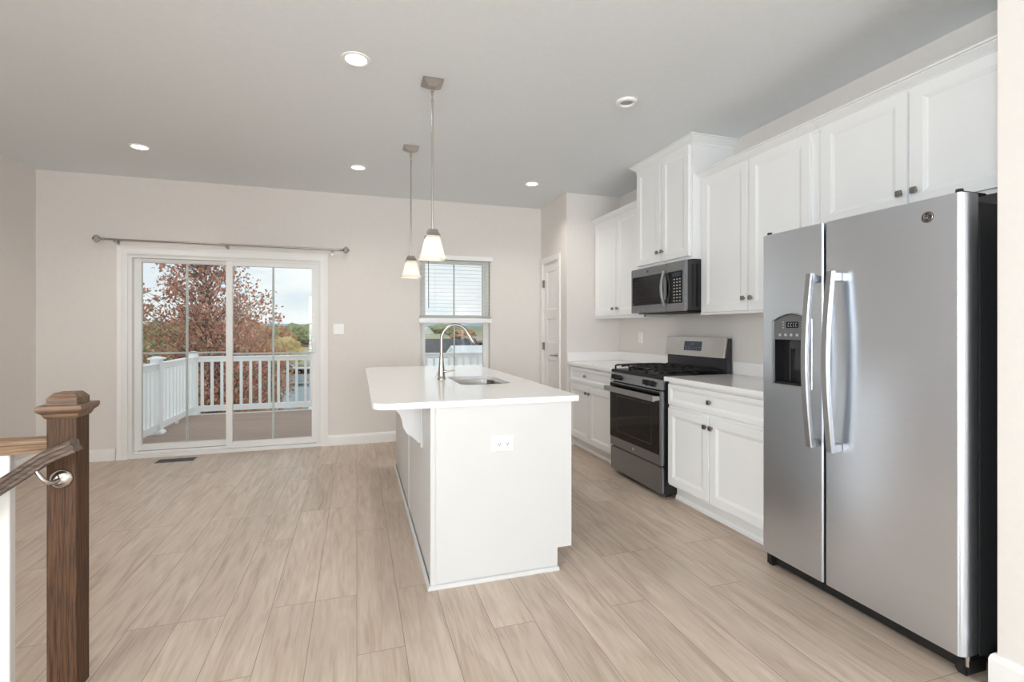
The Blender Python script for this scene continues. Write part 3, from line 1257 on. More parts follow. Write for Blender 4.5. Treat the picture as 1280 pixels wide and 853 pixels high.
def wall_cabinet(name, label, y0, y1, z0, z1, xf, doors, zd0, zd1, knob_ys, knob_z, crown_top, crown_path, lip=True):
    t = thing(name, label, 'wall cabinet', (XW, (y0 + y1) / 2, z0), 'white wall cabinets')
    mb = MB()
    mb.box(xf, XW - .002, y0, y1, z0, z1)
    mb.build('carcass', M['cabinet'], t)
    if lip:
        mb = MB()
        mb.box(xf - .004, xf + .016, y0, y1, z0 - .004, z0 + .018, .002)
        mb.build('light_rail', M['cabinet'], t)
    mb = MB()
    crown(mb, crown_path, z1 - .03, crown_top, .055)
    mb.build('crown_moulding', M['cabinet'], t)
    for (a, b), ky in zip(doors, knob_ys):
        mb = MB()
        panel(mb, FXN(xf - .020), a, b, zd0, zd1, SHAKER, .0195)
        d = mb.build('door', M['cabinet'], t)
        knob(d, xf - .020, ky, knob_z)
    return t


XU = 2.509
UZ0, UZT = 1.376, 2.452
# crown path with the offset to the left of travel (towards -X while running -Y ... )
wall_cabinet('wall_cabinet', 'white double door wall cabinet on the far left, between pantry wall and microwave cabinet',
             3.897, YP - .003, UZ0, 2.43, XU, [(4.389, 4.83), (3.93, 4.368)], 1.402, 2.398, (4.425, 4.332), 1.470, UZT,
             [(XU, YP - .003), (XU, 3.897)][::-1])
wall_cabinet('wall_cabinet', 'white double door wall cabinet above the worktop between microwave and refrigerator',
             2.118, 3.122, UZ0, 2.43, XU, [(2.640, 3.086), (2.168, 2.622)], 1.390, 2.398, (2.664, 2.598), 1.474, UZT,
             [(XU, 3.122), (XU, 2.118)][::-1])
wall_cabinet('wall_cabinet', 'short wide white double door cabinet mounted above the refrigerator',
             WY + .003, 2.116, 1.828, 2.43, XU, [(1.643, 2.089), (1.165, 1.628)], 1.846, 2.398, (1.668, 1.603), 1.914, UZT,
             [(XU, 2.116), (XU, WY + .003)][::-1], False)
XM = 2.434
wall_cabinet('wall_cabinet', 'tallest white cabinet reaching the ceiling above the microwave',
             3.124, 3.893, 1.800, 2.712, XM, [(3.516, 3.872), (3.150, 3.500)], 1.826, 2.672, (3.541, 3.474), 1.905, HC - .002,
             [(XW - .002, 3.893), (XM, 3.893), (XM, 3.124), (XW - .002, 3.124)][::-1], False)

XF = 2.209      # face of base cabinets
XD = 2.189      # face of their doors


def base_cabinet(label, y0, y1, doors, drawer, knobs, dk):
    t = thing('base_cabinet', label, 'base cabinet', (XF, (y0 + y1) / 2, 0), 'white base cabinets')
    mb = MB()
    mb.box(XF, XW - .003, y0, y1, .112, .880)
    mb.box(XF + .07, XW - .003, y0, y1, .001, .112)
    mb.build('carcass', M['cabinet'], t)
    mb = MB()
    mb.sweep([(XF + .07, y0), (XF + .07, y1)], [(0, .0), (.012, .0), (.012, .018), (.004, .03), (0, .03)], FLAT)
    mb.build('toe_kick', M['cabinet'], t)
    for (a, b), ky in zip(doors, knobs):
        mb = MB()
        panel(mb, FXN(XD), a, b, .130, .686, SHAKER, .0195)
        d = mb.build('door', M['cabinet'], t)
        knob(d, XD, ky, .621)
    mb = MB()
    panel(mb, FXN(XD), drawer[0], drawer[1], .712, .862, DRAWER, .0195)
    d = mb.build('drawer', M['cabinet'], t)
    knob(d, XD, dk, .787)
    return t


base_cabinet('white base cabinet between the range and the refrigerator', 2.115, 3.104, [(2.656, 3.088), (2.140, 2.640)], (2.140, 3.088),
             (2.676, 2.618), 2.634)
base_cabinet('white base cabinet in the far corner between pantry wall and range', 3.884, YP - .004, [(4.396, 4.832), (3.925, 4.380)],
             (3.925, 4.832), (4.424, 4.352), 4.44)


def worktop(label, y0, y1, splash):
    t = thing('worktop', label, 'worktop', (2.49, (y0 + y1) / 2, .881), 'wall side worktops')
    MB().box(2.164, XW - .002, y0, y1, .8815, .914, .003).build('slab', M['quartz'], t)
    mb = MB()
    for b in splash:
        mb.box(*b, .9145, 1.012, .003)
    mb.build('backsplash', M['quartz'], t)
    return t


worktop('white quartz worktop with low backsplash between range and refrigerator', 2.108, 3.106, [(XW - .022, XW - .002, 2.108, 3.106)])
worktop('white quartz worktop with low backsplash in the corner left of the range', 3.882, YP - .002,
        [(XW - .022, XW - .002, 3.882, YP - .002), (2.17, XW - .0225, YP - .022, YP - .002)])

# ---------------------------------------------------------------- range
RY0, RY1, RX = 3.112, 3.876, 2.150
rg = thing('gas_range', 'freestanding stainless steel gas range with black grates and glass oven door', 'range', (2.45, 3.494, 0))
mb = MB()
mb.box(RX + .03, 2.785, RY0, RY1, .03, .895, .004)
for x in (RX + .09, 2.72):
    for y in (RY0 + .05, RY1 - .05):
        mb.cyl((x, y, 0), (x, y, .035), .018, .018, 12)
mb.build('body', M['black'], rg, label='black range side panels')
mb = MB()
mb.box(RX, RX + .03, RY0 + .002, RY1 - .002, .036, .236, .006)
mb.build('drawer', M['steel_dark'], rg, label='stainless storage drawer')
mb = MB()
mb.box(RX - .004, RX + .03, RY0 + .002, RY1 - .002, .246, .800, .005)
od = mb.build('oven_door', M['steel_dark'], rg)
MB().box(RX - .0065, RX - .003, RY0 + .026, RY1 - .004, .325, .792, .001).build('oven_glass', M['black_glass'], od, label='black oven window')
mb = MB()
frame_ring(mb, FXN(RX - .0072), RY0 + .12, RY1 - .12, .38, .69, .006, 0, .001)
mb.build('window_border', M['dark_grey'], od)
mb = MB()
mb.box(RX - .070, RX - .044, RY0 + .008, RY1 - .004, .726, .770, .005)
for y in (RY0 + .03, RY1 - .03):
    mb.box(RX - .046, RX - .003, y - .016, y + .016, .732, .764, .004)
mb.build('handle', M['handle_steel'], od, label='wide stainless bar handle')
mb = MB()
mb.lathe([(.014, 0), (.014, .002), (.012, .003)], (RX - .004, 3.494, .284), (-1, 0, 0), 20)
mb.tube([(RX - .0075, 3.494 + .009 * math.cos(a), .284 + .009 * math.sin(a)) for a in [2 * math.pi * i / 18 for i in range(19)]], .0008, 6)
mb.build('badge', M['bright_metal'], od, label='small round emblem')
# control fascia, sloped
mb = MB()
mb.prism([(RX - .004, .812), (RX + .04, .812), (RX + .04, .884), (RX + .016, .884)], lambda p, q, a: (p, a, q), RY0 + .001, RY1 - .001, .002)
fa = mb.build('control_fascia', M['steel_dark'], rg)
nrm = Vector((-.072, 0, .02)).normalized()
for k, y in enumerate((3.800, 3.722, 3.315, 3.237)):
    mb = MB()
    c = Vector((RX + .006, y, .846))
    mb.lathe([(.024, 0), (.024, .006), (.019, .009), (.018, .026), (.014, .030)], c, nrm, 22)
    q = c + nrm * .03
    mb.box(q.x - .010, q.x + .006, y - .005, y + .005, q.z - .019, q.z + .019, .003)
    mb.build('burner_knob', M['black'], fa, True, 'black burner knob', 40)
mb = MB()
mb.box(RX + .008, 2.735, RY0 - .001, RY1 + .001, .885, .912, .006)
ct = mb.build('cooktop', M['black'], rg, label='black enamel cooktop')
for k, (x, y, r) in enumerate(((2.32, 3.70, .045), (2.60, 3.70, .038), (2.46, 3.494, .05), (2.32, 3.29, .05), (2.60, 3.29, .038))):
    mb = MB()
    mb.lathe([(r * 1.2, 0), (r * 1.2, .006), (r, .008), (r, .016), (r * .92, .020), (.004, .021)], (x, y, .911), (0, 0, 1), 24)
    mb.build('burner', M['iron'], ct, True, auto=40)
for k in range(3):
    y0 = RY0 + .012 + k * .2475
    y1 = y0 + .244
    mb = MB()
    zt = .950
    b = .0055
    xa, xb = RX + .035, 2.712

    def bar(p0, p1):
        # a cast bar with slightly raised rounded back and drooping ends
        p0, p1 = Vector(p0), Vector(p1)
        n_ = 8
        pts_ = [p0.lerp(p1, k_ / n_) - Vector((0, 0, .010 * abs(2 * k_ / n_ - 1) ** 6)) for k_ in range(n_ + 1)]
        mb.tube(pts_, b * 1.15, 8)
    ym = (y0 + y1) / 2
    for y in (y0 + .008, ym, y1 - .008):
        bar((xa, y, zt), (xb, y, zt))
    for k_ in range(7):
        x = xa + .01 + (xb - xa - .02) * k_ / 6
        bar((x, y0 + .006, zt + .002), (x, y1 - .006, zt + .002))
    for x in (xa + b, (xa + xb) / 2, xb - b):
        for y in (y0 + .008, y1 - .008):
            mb.box(x - b, x + b, y - b, y + b, .911, zt - .004, .001)
    mb.build('grate', M['iron'], ct, label='black cast iron grate')
# backguard
mb = MB()
mb.prism([(2.742, .905), (2.786, .905), (2.786, 1.190), (2.752, 1.190), (2.728, 1.04), (2.742, 1.03)], lambda p, q, a: (p, a, q), RY0 + .002, RY1 - .002, .002)
bgd = mb.build('backguard', M['dark_grey'], rg)
mb = MB()
mb.prism([(2.712, 1.036), (2.732, 1.036), (2.758, 1.194), (2.742, 1.198), (2.736, 1.196)], lambda p, q, a: (p, a, q), RY0 + .004, RY1 - .002, .003)
fp = mb.build('backguard_panel', M['steel_warm'], bgd)
sl = Vector((.024, 0, .160)).normalized()
bas = Vector((2.712, 0, 1.036))
nn = Vector((-.160, 0, .024)).normalized()
FB = lambda p, q, d: tuple(bas + sl * q + Vector((0, p, 0)) - nn * d)
mb = MB()
mb.prism([(3.385, .046), (3.610, .046), (3.610, .125), (3.385, .125)], FB, -.0015, .004, .001)
dsp = mb.build('display', M['lcd'], rg, label='dark blue clock display')
mb = MB()
for k in range(3):
    y = 3.515 - k * .017
    for q in (.092, .100, .108):
        mb.prism([(y, q), (y + .009, q), (y + .009, q + .002), (y, q + .002)], FB, -.0022, -.0012)
for k in range(6):
    for q in (.058, .074):
        y = 3.40 + k * .034
        mb.prism([(y, q), (y + .016, q), (y + .016, q + .002), (y, q + .002)], FB, -.0022, -.0012)
mb.build('keys', M['mark'], dsp)

# ---------------------------------------------------------------- microwave
MX = 2.368
MY0, MY1, MZ0, MZ1 = 3.128, 3.890, 1.404, 1.792
mw = thing('microwave', 'stainless steel over the range microwave with dark glass door', 'microwave', (2.6, 3.51, MZ0))
mb = MB()
mb.box(MX + .028, XW - .004, MY0 + .002, MY1 - .002, MZ0 + .006, MZ1, .003)
mb.build('body', M['dark_grey'], mw, label='charcoal microwave case')
mb = MB()
mb.box(MX, MX + .028, MY0, MY1, MZ0, MZ1 - .001, .005)
frm = mb.build('front_frame', M['steel_dark'], mw)
mb = MB()
mb.box(MX - .002, MX + .003, 3.402, 3.866, 1.470, 1.720, .001)
dr = mb.build('door', M['black_glass'], mw, label='dark glass door window')
mb = MB()
for k in range(15):          # the perforated screen behind the glass
    for j in range(30):
        y = 3.452 + j * .0125
        z = 1.498 + k * .0138
        mb.box(MX - .0024, MX - .0018, y, y + .006, z, z + .006)
mb.build('screen', M['grille'], dr)
mb = MB()
mb.box(MX - .002, MX + .003, 3.160, 3.352, 1.466, 1.716, .001)
cp = mb.build('control_panel', M['black_glass'], mw, label='black keypad panel')
mb = MB()
for k in range(8):
    for j in range(3):
        y = 3.178 + j * .036
        z = 1.480 + k * .024
        mb.box(MX - .0026, MX - .0018, y, y + .018, z, z + .008)
mb.build('keys', M['mark'], cp)
MB().box(MX - .0026, MX - .0018, 3.18, 3.285, 1.676, 1.702).build('display', M['lcd'], cp)
mb = MB()
loops = []
for j in range(17):
    t = j / 16
    z = 1.452 + (1.732 - 1.452) * t
    x = MX - .014 - .026 * math.sin(math.pi * t)
    loops.append([(x, 3.366, z), (x - .004, 3.371, z), (x - .004, 3.391, z), (x, 3.396, z), (x + .012, 3.396, z), (x + .012, 3.366, z)])
mb.rings(loops)
for z in (1.454, 1.712):
    mb.box(MX - .014, MX - .0005, 3.366, 3.396, z, z + .018, .002)
mb.build('handle', M['handle_steel'], dr, True, 'bowed vertical handle', 35)
mb = MB()
mb.box(MX - .0008, MX + .002, 3.357, 3.360, MZ0 + .002, MZ1 - .003)
mb.build('door_seam', M['slot'], frm)
MB().lathe([(.009, 0), (.009, .0015)], (MX + .0002, 3.63, 1.757), (-1, 0, 0), 18).build('badge', M['dark_grey'], frm, label='small round emblem')
mb = MB()
mb.box(MX + .05, 2.70, MY0 + .04, MY1 - .04, MZ0 - .008, MZ0 + .008, .003)
for k in range(12):
    mb.box(MX + .10, MX + .30, MY0 + .10 + k * .045, MY0 + .125 + k * .045, MZ0 - .012, MZ0 - .007)
mb.build('vent_grille', M['black'], mw)
mb = MB()
for k in range(9):
    x = MX + .06 + k * .04
    mb.box(x, x + .02, MY0 - .0005, MY0 + .0025, MZ0 + .03, MZ1 - .03)
mb.build('side_ribs', M['black'], mw)

# ---------------------------------------------------------------- island
BL, BR, BN, BF = .3445, 1.080, 2.385, 4.620
isl = thing('kitchen_island', 'white panelled kitchen island base carrying the quartz worktop', 'kitchen island', (.72, 3.5, 0))
mb = MB()
mb.prism([(BL + .012, .001), (1.010, .001), (1.010, .112), (BR, .112), (BR, .884), (BL + .012, .884)], lambda p, q, a: (p, a, q), BN + .012, BF - .012)
mb.build('carcass', M['island'], isl)
mb = MB()
mb.prism([(BL, .001), (1.010, .001), (1.010, .112), (BR + .010, .112), (BR + .010, .884), (BL, .884)], lambda p, q, a: (p, a, q), BN, BN + .0125, .001)
mb.build('end_panel', M['island'], isl)
mb = MB()
mb.prism([(BL, .001), (1.010, .001), (1.010, .112), (BR + .010, .112), (BR + .010, .884), (BL, .884)], lambda p, q, a: (p, a, q), BF - .0125, BF, .001)
mb.build('end_panel', M['island'], isl)
mb = MB()
mb.box(BL + .002, BL + .0125, BN + .0125, 3.452, .001, .884)
mb.box(BL + .002, BL + .0125, 3.458, BF - .0125, .001, .884)
mb.build('back_panel', M['island'], isl)
mb = MB()
mb.box(BL - .004, BL + .020, BN - .005, BN + .018, .001, .884, .002)
mb.build('corner_trim', M['island'], isl)
MB().box(BL - .003, BL + .004, 3.440, 3.470, .001, .884, .002).build('seam_batten', M['island'], isl)
mb = MB()
SHOE = [(0, 0), (.014, 0), (.013, .008), (.009, .014), (.003, .018), (0, .018)]
mb.sweep([(1.013, BF), (BL - .004, BF), (BL - .004, BN - .005), (1.013, BN - .005)][::-1], SHOE, FLAT)
mb.build('shoe_moulding', M['island'], isl)
# fronts on the working side
for (y0, y1, kind) in ((2.41, 2.86, 'drawers'), (2.87, 3.25, 'door'), (3.26, 3.64, 'door'), (3.65, 4.12, 'door'), (4.13, 4.59, 'door')):
    fx = FXP(BR + .020)
    zs = ((.130, .425), (.437, .712), (.724, .870)) if kind == 'drawers' else ((.130, .712), (.724, .870))
    for i, (z0, z1) in enumerate(zs):
        nm = 'door' if kind == 'door' and i == 0 else 'drawer'
        mb = MB()
        panel(mb, fx, y0, y1, z0, z1, SHAKER if z1 - z0 > .2 else DRAWER, .0195)
        d = mb.build(nm, M['island'], isl)
        knob(d, BR + .020, (y0 + y1) / 2 if nm == 'drawer' else y0 + .04, (z0 + z1) / 2 if nm == 'drawer' else z1 - .06, 1)
# corbel
mb = MB()
cpts = [(BL, .884), (.122, .884), (.122, .858), (.150, .850), (.190, .832), (.222, .800), (.236, .765), (.243, .725), (.262, .690),
        (.292, .668), (.312, .650), (.326, .634), (BL, .634)]
mb.prism(cpts, lambda p, q, a: (p, a, q), 2.735, 2.805, .004)
mb.box(BL - .010, BL + .003, 2.715, 2.825, .612, .884, .002)
mb.build('corbel', M['island'], isl, label='scrolled support bracket')

IL, IR, IN, IF = .070, 1.128, 2.361, 4.652
IT0, IT1 = .8845, .914


def rrect(x0, x1, y0, y1, rs, n=6):
    pts = []
    for (cx, cy, sx, sy, a0, r) in ((x1, y1, -1, -1, 0, rs[0]), (x0, y1, 1, -1, 90, rs[1]), (x0, y0, 1, 1, 180, rs[2]), (x1, y0, -1, 1, 270, rs[3])):
        for j in range(n + 1):
            a = math.radians(a0 + 90 * j / n)
            pts.append((cx + sx * r + r * math.cos(a), cy + sy * r + r * math.sin(a)))
    return pts


mb = MB()
mb.prism(rrect(IL, IR, IN, IF, (.012, .075, .075, .012)), lambda p, q, a: (p, q, a), IT0, IT1, .003, 2)
iw = mb.build('island_worktop', M['quartz'])
KSX0, KSX1, KSY0, KSY1 = .625, .962, 3.005, 3.575
cm = MB()
cm.prism(rrect(KSX0, KSX1, KSY0, KSY1, (.07,) * 4), lambda p, q, a: (p, q, a), IT0 - .02, IT1 + .02)
cut(iw, cm)
iw.data.polygons.foreach_set('use_smooth', [True] * len(iw.data.polygons))
iw.data.set_sharp_from_angle(angle=math.radians(25))
tag(iw, 'large white quartz island worktop with rounded overhang and sink cutout', 'worktop')

# the carcass must be open under the sink
car = [c for c in isl.children if c.name.startswith('carcass')][0]
cm = MB()
cm.box(KSX0 - .03, KSX1 + .03, KSY0 - .03, KSY1 + .03, .64, .95)
cut(car, cm)

sk = thing('sink', 'stainless steel undermount sink bowl set into the island worktop', 'sink', ((KSX0 + KSX1) / 2, (KSY0 + KSY1) / 2, .68))
e = .004
mb = MB()
L0 = lambda i, z, r: [(p, q, z) for p, q in rrect(KSX0 - e + i, KSX1 + e - i, KSY0 - e + i, KSY1 + e - i, (r,) * 4)]
mb.rings([L0(-.018, .883, .07), L0(0, .883, .07), L0(.004, .80, .07), L0(.010, .71, .065), L0(.03, .692, .06), L0(.10, .686, .05),
          L0(.10, .684, .05), L0(.028, .690, .06), L0(.008, .709, .065), L0(.002, .80, .07), L0(-.002, .8815, .07), L0(-.018, .8815, .07)], False, False)
mb.box(KSX0 + .09, KSX1 - .09, KSY0 + .09, KSY1 - .09, .683, .687)
mb.build('bowl', M['sink'], sk, True, auto=40)
MB().lathe([(.045, 0), (.045, .003), (.036, .004), (.034, .001), (.004, .0005)], ((KSX0 + KSX1) / 2, (KSY0 + KSY1) / 2, .6872), (0, 0, 1), 24).build('drain', M['bright_metal'], sk, True, auto=40)

fx, fy = .566, 3.418
fc = thing('faucet', 'tall brushed nickel gooseneck pull down faucet on the island beside the sink', 'faucet', (fx, fy, .914))
mb = MB()
mb.lathe([(.030, 0), (.030, .004), (.026, .008), (.024, .03), (.021, .07), (.0165, .12), (.0145, .155), (.0125, .165)], (fx, fy, .9143), (0, 0, 1), 24)
mb.build('body', M['nickel'], fc, True, auto=40)
mb = MB()
pts = [(fx, fy, 1.06), (fx, fy, 1.10), (fx, fy, 1.15), (fx, fy, 1.19)]
R = .098
for j in range(1, 15):
    a = math.pi - j / 14 * math.radians(152)
    pts.append((fx + R + R * math.cos(a), fy, 1.19 + R * math.sin(a) * 1.06))
mb.tube(pts, .0118, 16)
mb.build('spout', M['nickel'], fc, True, auto=50)
p1 = Vector(pts[-1])
d = (p1 - Vector(pts[-2])).normalized()
mb = MB()
mb.lathe([(.0125, -.004), (.0135, .004), (.0150, .03), (.0170, .07), (.0178, .095), (.0150, .100)], p1, d, 20)
mb.build('spray_head', M['nickel'], fc, True, 'flared pull down spray head', 40)
mb = MB()
mb.cyl((fx, fy, .968), (fx + .03, fy - .015, .968), .011, .010, 14)
mb.tube([(fx + .028, fy - .014, .968), (fx + .055, fy - .026, .972), (fx + .085, fy - .036, .976)], [.006, .005, .004], 10)
mb.build('lever', M['nickel'], fc, True, auto=40)
mb = MB()
mb.cyl((fx, fy, .962), (fx - .026, fy, .962), .010, .009, 14)
mb.tube([(fx - .022, fy, .964), (fx - .032, fy - .002, .945), (fx - .046, fy - .004, .922)], [.006, .005, .004], 10)
mb.build('side_handle', M['nickel'], fc, True, auto=40)

plate('island_outlet', 'white horizontal duplex outlet on the near end panel of the island', 'outlet', FYN(BN), .709, .684, .122, .080,
      [(-.021, 0, (0, 1)), (.021, 0, (0, 1))])

# ---------------------------------------------------------------- stair newel, rails
NX0, NX1, NY0, NY1 = -1.0115, -.9265, 2.073, 2.158
nw = thing('newel_post', 'square dark stained oak newel post with moulded cap at the stair head', 'newel post', ((NX0 + NX1) / 2, (NY0 + NY1) / 2, 0))
mb = MB()
mb.box(NX0, NX1, NY0, NY1, .001, .998, .002)
mb.build('shaft', M['oak_post'], nw)
mb = MB()
ncx, ncy = (NX0 + NX1) / 2, (NY0 + NY1) / 2


def nsq(w_, z_):
    return [(ncx - w_ / 2, ncy - w_ / 2, z_), (ncx + w_ / 2, ncy - w_ / 2, z_), (ncx + w_ / 2, ncy + w_ / 2, z_), (ncx - w_ / 2, ncy + w_ / 2, z_)]


mb.rings([nsq(.084, .958), nsq(.092, .960), nsq(.098, .966), nsq(.104, .974), nsq(.112, .978), nsq(.124, .983), nsq(.130, .990), nsq(.130, 1.000), nsq(.126, 1.004), nsq(.086, 1.004)])
mb.build('cap_moulding', M['oak_cap'], nw)
mb = MB()
mb.rings([nsq(.086, 1.003), nsq(.086, 1.026), nsq(.080, 1.031), nsq(.058, 1.045), nsq(.050, 1.046)])
mb.build('cap_top', M['oak_cap'], nw)


def rail_loop(c, ax_up, ax_out, w_, h_):
    prof = [(-.5, -.5), (.5, -.5), (.5, -.30), (.40, -.18), (.42, .05), (.5, .15), (.5, .30), (.38, .44), (.18, .5), (-.18, .5), (-.38, .44), (-.5, .30), (-.5, .15), (-.42, .05), (-.40, -.18), (-.5, -.30)]
    return [tuple(Vector(c) + Vector(ax_out) * p * w_ + Vector(ax_up) * q * h_) for p, q in prof]


def at(u, v, y):
    a = (u - 640) / F
    s, c = math.sin(PSI), math.cos(PSI)
    t = y / (c - a * s)
    return Vector((t * (s + a * c), y, H + t * (Y0 - v) / F))


hr = thing('stair_handrail', 'sloping grey brown oak handrail descending left in front of the newel post', 'handrail', (NX0, NY0 - .075, .80))
hy = NY0 - .062
p0, p1, p2 = at(95, 556, hy), at(59, 571, hy), at(0, 609, hy)
d2 = (p2 - p1).normalized()
p3 = p2 + d2 * 1.1
d1 = (p1 - p0).normalized()
mb = MB()
mb.rings([rail_loop(p0, (d1.z, 0, -d1.x), (0, 1, 0), .055, .044),
          rail_loop(p1, ((d1.z + d2.z) / 2, 0, -(d1.x + d2.x) / 2), (0, 1, 0), .055, .044),
          rail_loop(p2, (d2.z, 0, -d2.x), (0, 1, 0), .055, .044),
          rail_loop(p3, (d2.z, 0, -d2.x), (0, 1, 0), .055, .044)])
mb.build('rail', M['oak_rail'], hr)
mb = MB()
rc = at(77, 598.5, NY0)
mb.lathe([(.033, 0), (.033, .004), (.029, .010), (.018, .015), (.010, .017)], rc, (0, -1, 0), 28)
um = p1 + d2 * .035
c0, c1, c2, c3 = rc + Vector((0, -.010, 0)), rc + Vector((-.012, -.060, -.012)), Vector((um.x + .018, hy, um.z - .060)), Vector((um.x - .004, hy, um.z - .020))
mb.tube([c0 * (1 - q) ** 3 + c1 * 3 * q * (1 - q) ** 2 + c2 * 3 * q * q * (1 - q) + c3 * q ** 3 for q in [k / 12 for k in range(13)]], [.0085 - .0002 * k for k in range(13)], 12)
mb.build('bracket', M['bright_metal'], hr, True, 'satin nickel wall bracket', 45)

gr = thing('guard_railing', 'level oak guard rail with white square baluster left of the newel post', 'railing', (-1.5, ncy, 0))
mb = MB()
mb.rings([rail_loop((NX0 - .0005, ncy, .866), (0, 0, 1), (0, 1, 0), .060, .052), rail_loop((XL + .002, ncy, .866), (0, 0, 1), (0, 1, 0), .060, .052)])
mb.build('top_rail', M['oak_light'], gr)
mb = MB()
x = -1.125 - .016
while x > XL + .05:
    MB().box(x - .016, x + .016, ncy - .016, ncy + .016, .001, .841, .002).build('baluster', M['trim'], gr, label='white square baluster')
    x -= .132

# ---------------------------------------------------------------- deck and railing outside
DKZ = -.10
DX_L, DX_R, DY_F = -2.475, 2.9, 8.92
mb = MB()
y = YB + WT + .01
while y < DY_F + .06:
    mb.box(DX_L - .12, DX_R, y, y + .067, DKZ - .028, DKZ, .004, 1)
    y += .0745
mb.box(DX_L - .12, DX_R, DY_F + .06, DY_F + .085, DKZ - .25, DKZ + .002)
mb.box(DX_L - .145, DX_L - .12, YB + WT, DY_F + .085, DKZ - .25, DKZ + .002)
o = struct(mb.build('floor_deck', M['deck']))
mb = MB()
mb.box(DX_L - .10, DX_R, DY_F - .10, DY_F - .05, DKZ, DKZ + .012, .002)
struct(mb.build('trim_1', M['vinyl']))
RT0, RT1, RB0, RB1 = .735, .822, -.055, .035


def post(x, y, parent):
    mb = MB()
    mb.box(x - .056, x + .056, y - .056, y + .056, DKZ, .868, .003)
    o = mb.build('post', M['deck_vinyl'], parent)
    mb = MB()
    sqr = lambda w_, z_: [(x - w_, y - w_, z_), (x + w_, y - w_, z_), (x + w_, y + w_, z_), (x - w_, y + w_, z_)]
    mb.rings([sqr(.058, .862), sqr(.080, .866), sqr(.082, .882), sqr(.070, .890), sqr(.02, .908)])
    mb.build('post_cap', M['deck_vinyl'], o)
    mb = MB()
    mb.rings([sqr(.082, DKZ), sqr(.082, DKZ + .018), sqr(.066, DKZ + .045), sqr(.058, DKZ + .05)])
    mb.build('post_skirt', M['deck_vinyl'], o)


def rail_x(parent, x0, x1, y):
    MB().box(x0, x1, y - .024, y + .024, RT0, RT1 - .02, .004).box(x0, x1, y - .045, y + .045, RT1 - .022, RT1, .006).build('top_rail', M['deck_vinyl'], parent)
    MB().box(x0, x1, y - .024, y + .024, RB0, RB1, .004).build('bottom_rail', M['deck_vinyl'], parent)
    n = int((x1 - x0) / .132)
    for i in range(n):
        x = x0 + (i + .5) * (x1 - x0) / n
        MB().box(x - .019, x + .019, y - .019, y + .019, RB1 - .002, RT0 + .002, .002, 1).build('baluster', M['deck_vinyl'], parent)


def rail_y(parent, y0, y1, x):
    MB().box(x - .024, x + .024, y0, y1, RT0, RT1 - .02, .004).box(x - .045, x + .045, y0, y1, RT1 - .022, RT1, .006).build('top_rail', M['deck_vinyl'], parent)
    MB().box(x - .024, x + .024, y0, y1, RB0, RB1, .004).build('bottom_rail', M['deck_vinyl'], parent)
    n = int((y1 - y0) / .132)
    for i in range(n):
        y = y0 + (i + .5) * (y1 - y0) / n
        MB().box(x - .019, x + .019, y - .019, y + .019, RB1 - .002, RT0 + .002, .002, 1).build('baluster', M['deck_vinyl'], parent)
    ym = (y0 + y1) / 2
    MB().box(x - .015, x + .015, ym - .02, ym + .02, DKZ, RB0 + .002).build('support_block', M['deck_vinyl'], parent)


dl = thing('deck_railing', 'white vinyl deck railing along the left edge of the deck, seen through the patio door', 'railing', (DX_L, 7.4, DKZ))
rail_y(dl, YB + WT + .01, 7.44 - .056, DX_L)
rail_y(dl, 7.44 + .056, DY_F - .056, DX_L)
post(DX_L, 7.44, dl)
dfr = thing('deck_railing', 'white vinyl deck railing across the far edge of the deck, facing the house', 'railing', (-1.6, DY_F, DKZ))
post(DX_L, DY_F, dfr)
rail_x(dfr, DX_L + .056, -.70 - .056, DY_F)
post(-.70, DY_F, dfr)
dfw = thing('deck_railing', 'white vinyl deck railing visible behind the faucet through the kitchen window', 'railing', (1.1, DY_F, DKZ))
rail_x(dfw, -.70 + .056, DX_R - .12, DY_F)
post(DX_R - .06, DY_F, dfw)

# ---------------------------------------------------------------- landscape
GZ = -3.4
mb = MB()
t = bmesh.new()
bmesh.ops.create_grid(t, x_segments=60, y_segments=60, size=1)
for v in t.verts:
    x = v.co.x * 260
    y = YB + 1 + (v.co.y + 1) * 200
    dd = max(0, y - 120)
    v.co = (x, y, GZ + dd * .006 + (noise.noise(Vector((x * .03, y * .03, 0))) * .5 if y > 60 else 0))
mb._merge(t)
struct(mb.build('ground', M['field']))


def dirpt(u, d, z):
    """a ground-plan position in the direction of picture column u at depth d"""
    a = (u - 640) / F
    s, c = math.sin(PSI), math.cos(PSI)
    return Vector((d * (s + a * c), d * (c - a * s), z))


def slab_at(name, pts, z, m):
    mb = MB()
    mb.prism([(p.x, p.y) for p in pts], lambda p, q, a: (p, q, a), z, z + .06)
    return struct(mb.build(name, m))


slab_at('road', [Vector((-14, 27, 0)), Vector((2, 29, 0)), Vector((0, 60, 0)), Vector((-20, 56, 0))], GZ, M['asphalt'])
slab_at('road_apron', [dirpt(430, 64, 0), dirpt(470, 48, 0), dirpt(700, 48, 0), dirpt(660, 76, 0), dirpt(480, 76, 0)], GZ, M['concrete'])

# distant hills
for k, (dist, amp, base, sd, mt) in enumerate(((950, 14, 8, 3, M['hill']), (620, 4, 1.5, 8, M['wooded']))):
    mb = MB()
    lo, hi, bk = [], [], []
    for i in range(90):
        x = -800 + i * 20
        h = base + amp * max(0, noise.noise(Vector((x * .0035 + sd, sd, 0))) + .25) + noise.noise(Vector((x * .03, sd, 2))) * 2
        lo.append((x, dist, GZ - 4))
        hi.append((x, dist + 40, h))
        bk.append((x, dist + 120, GZ - 4))
    mb.rings([lo, hi, bk], False, False, False)
    struct(mb.build('hills' if k == 0 else 'hills_wooded', mt))


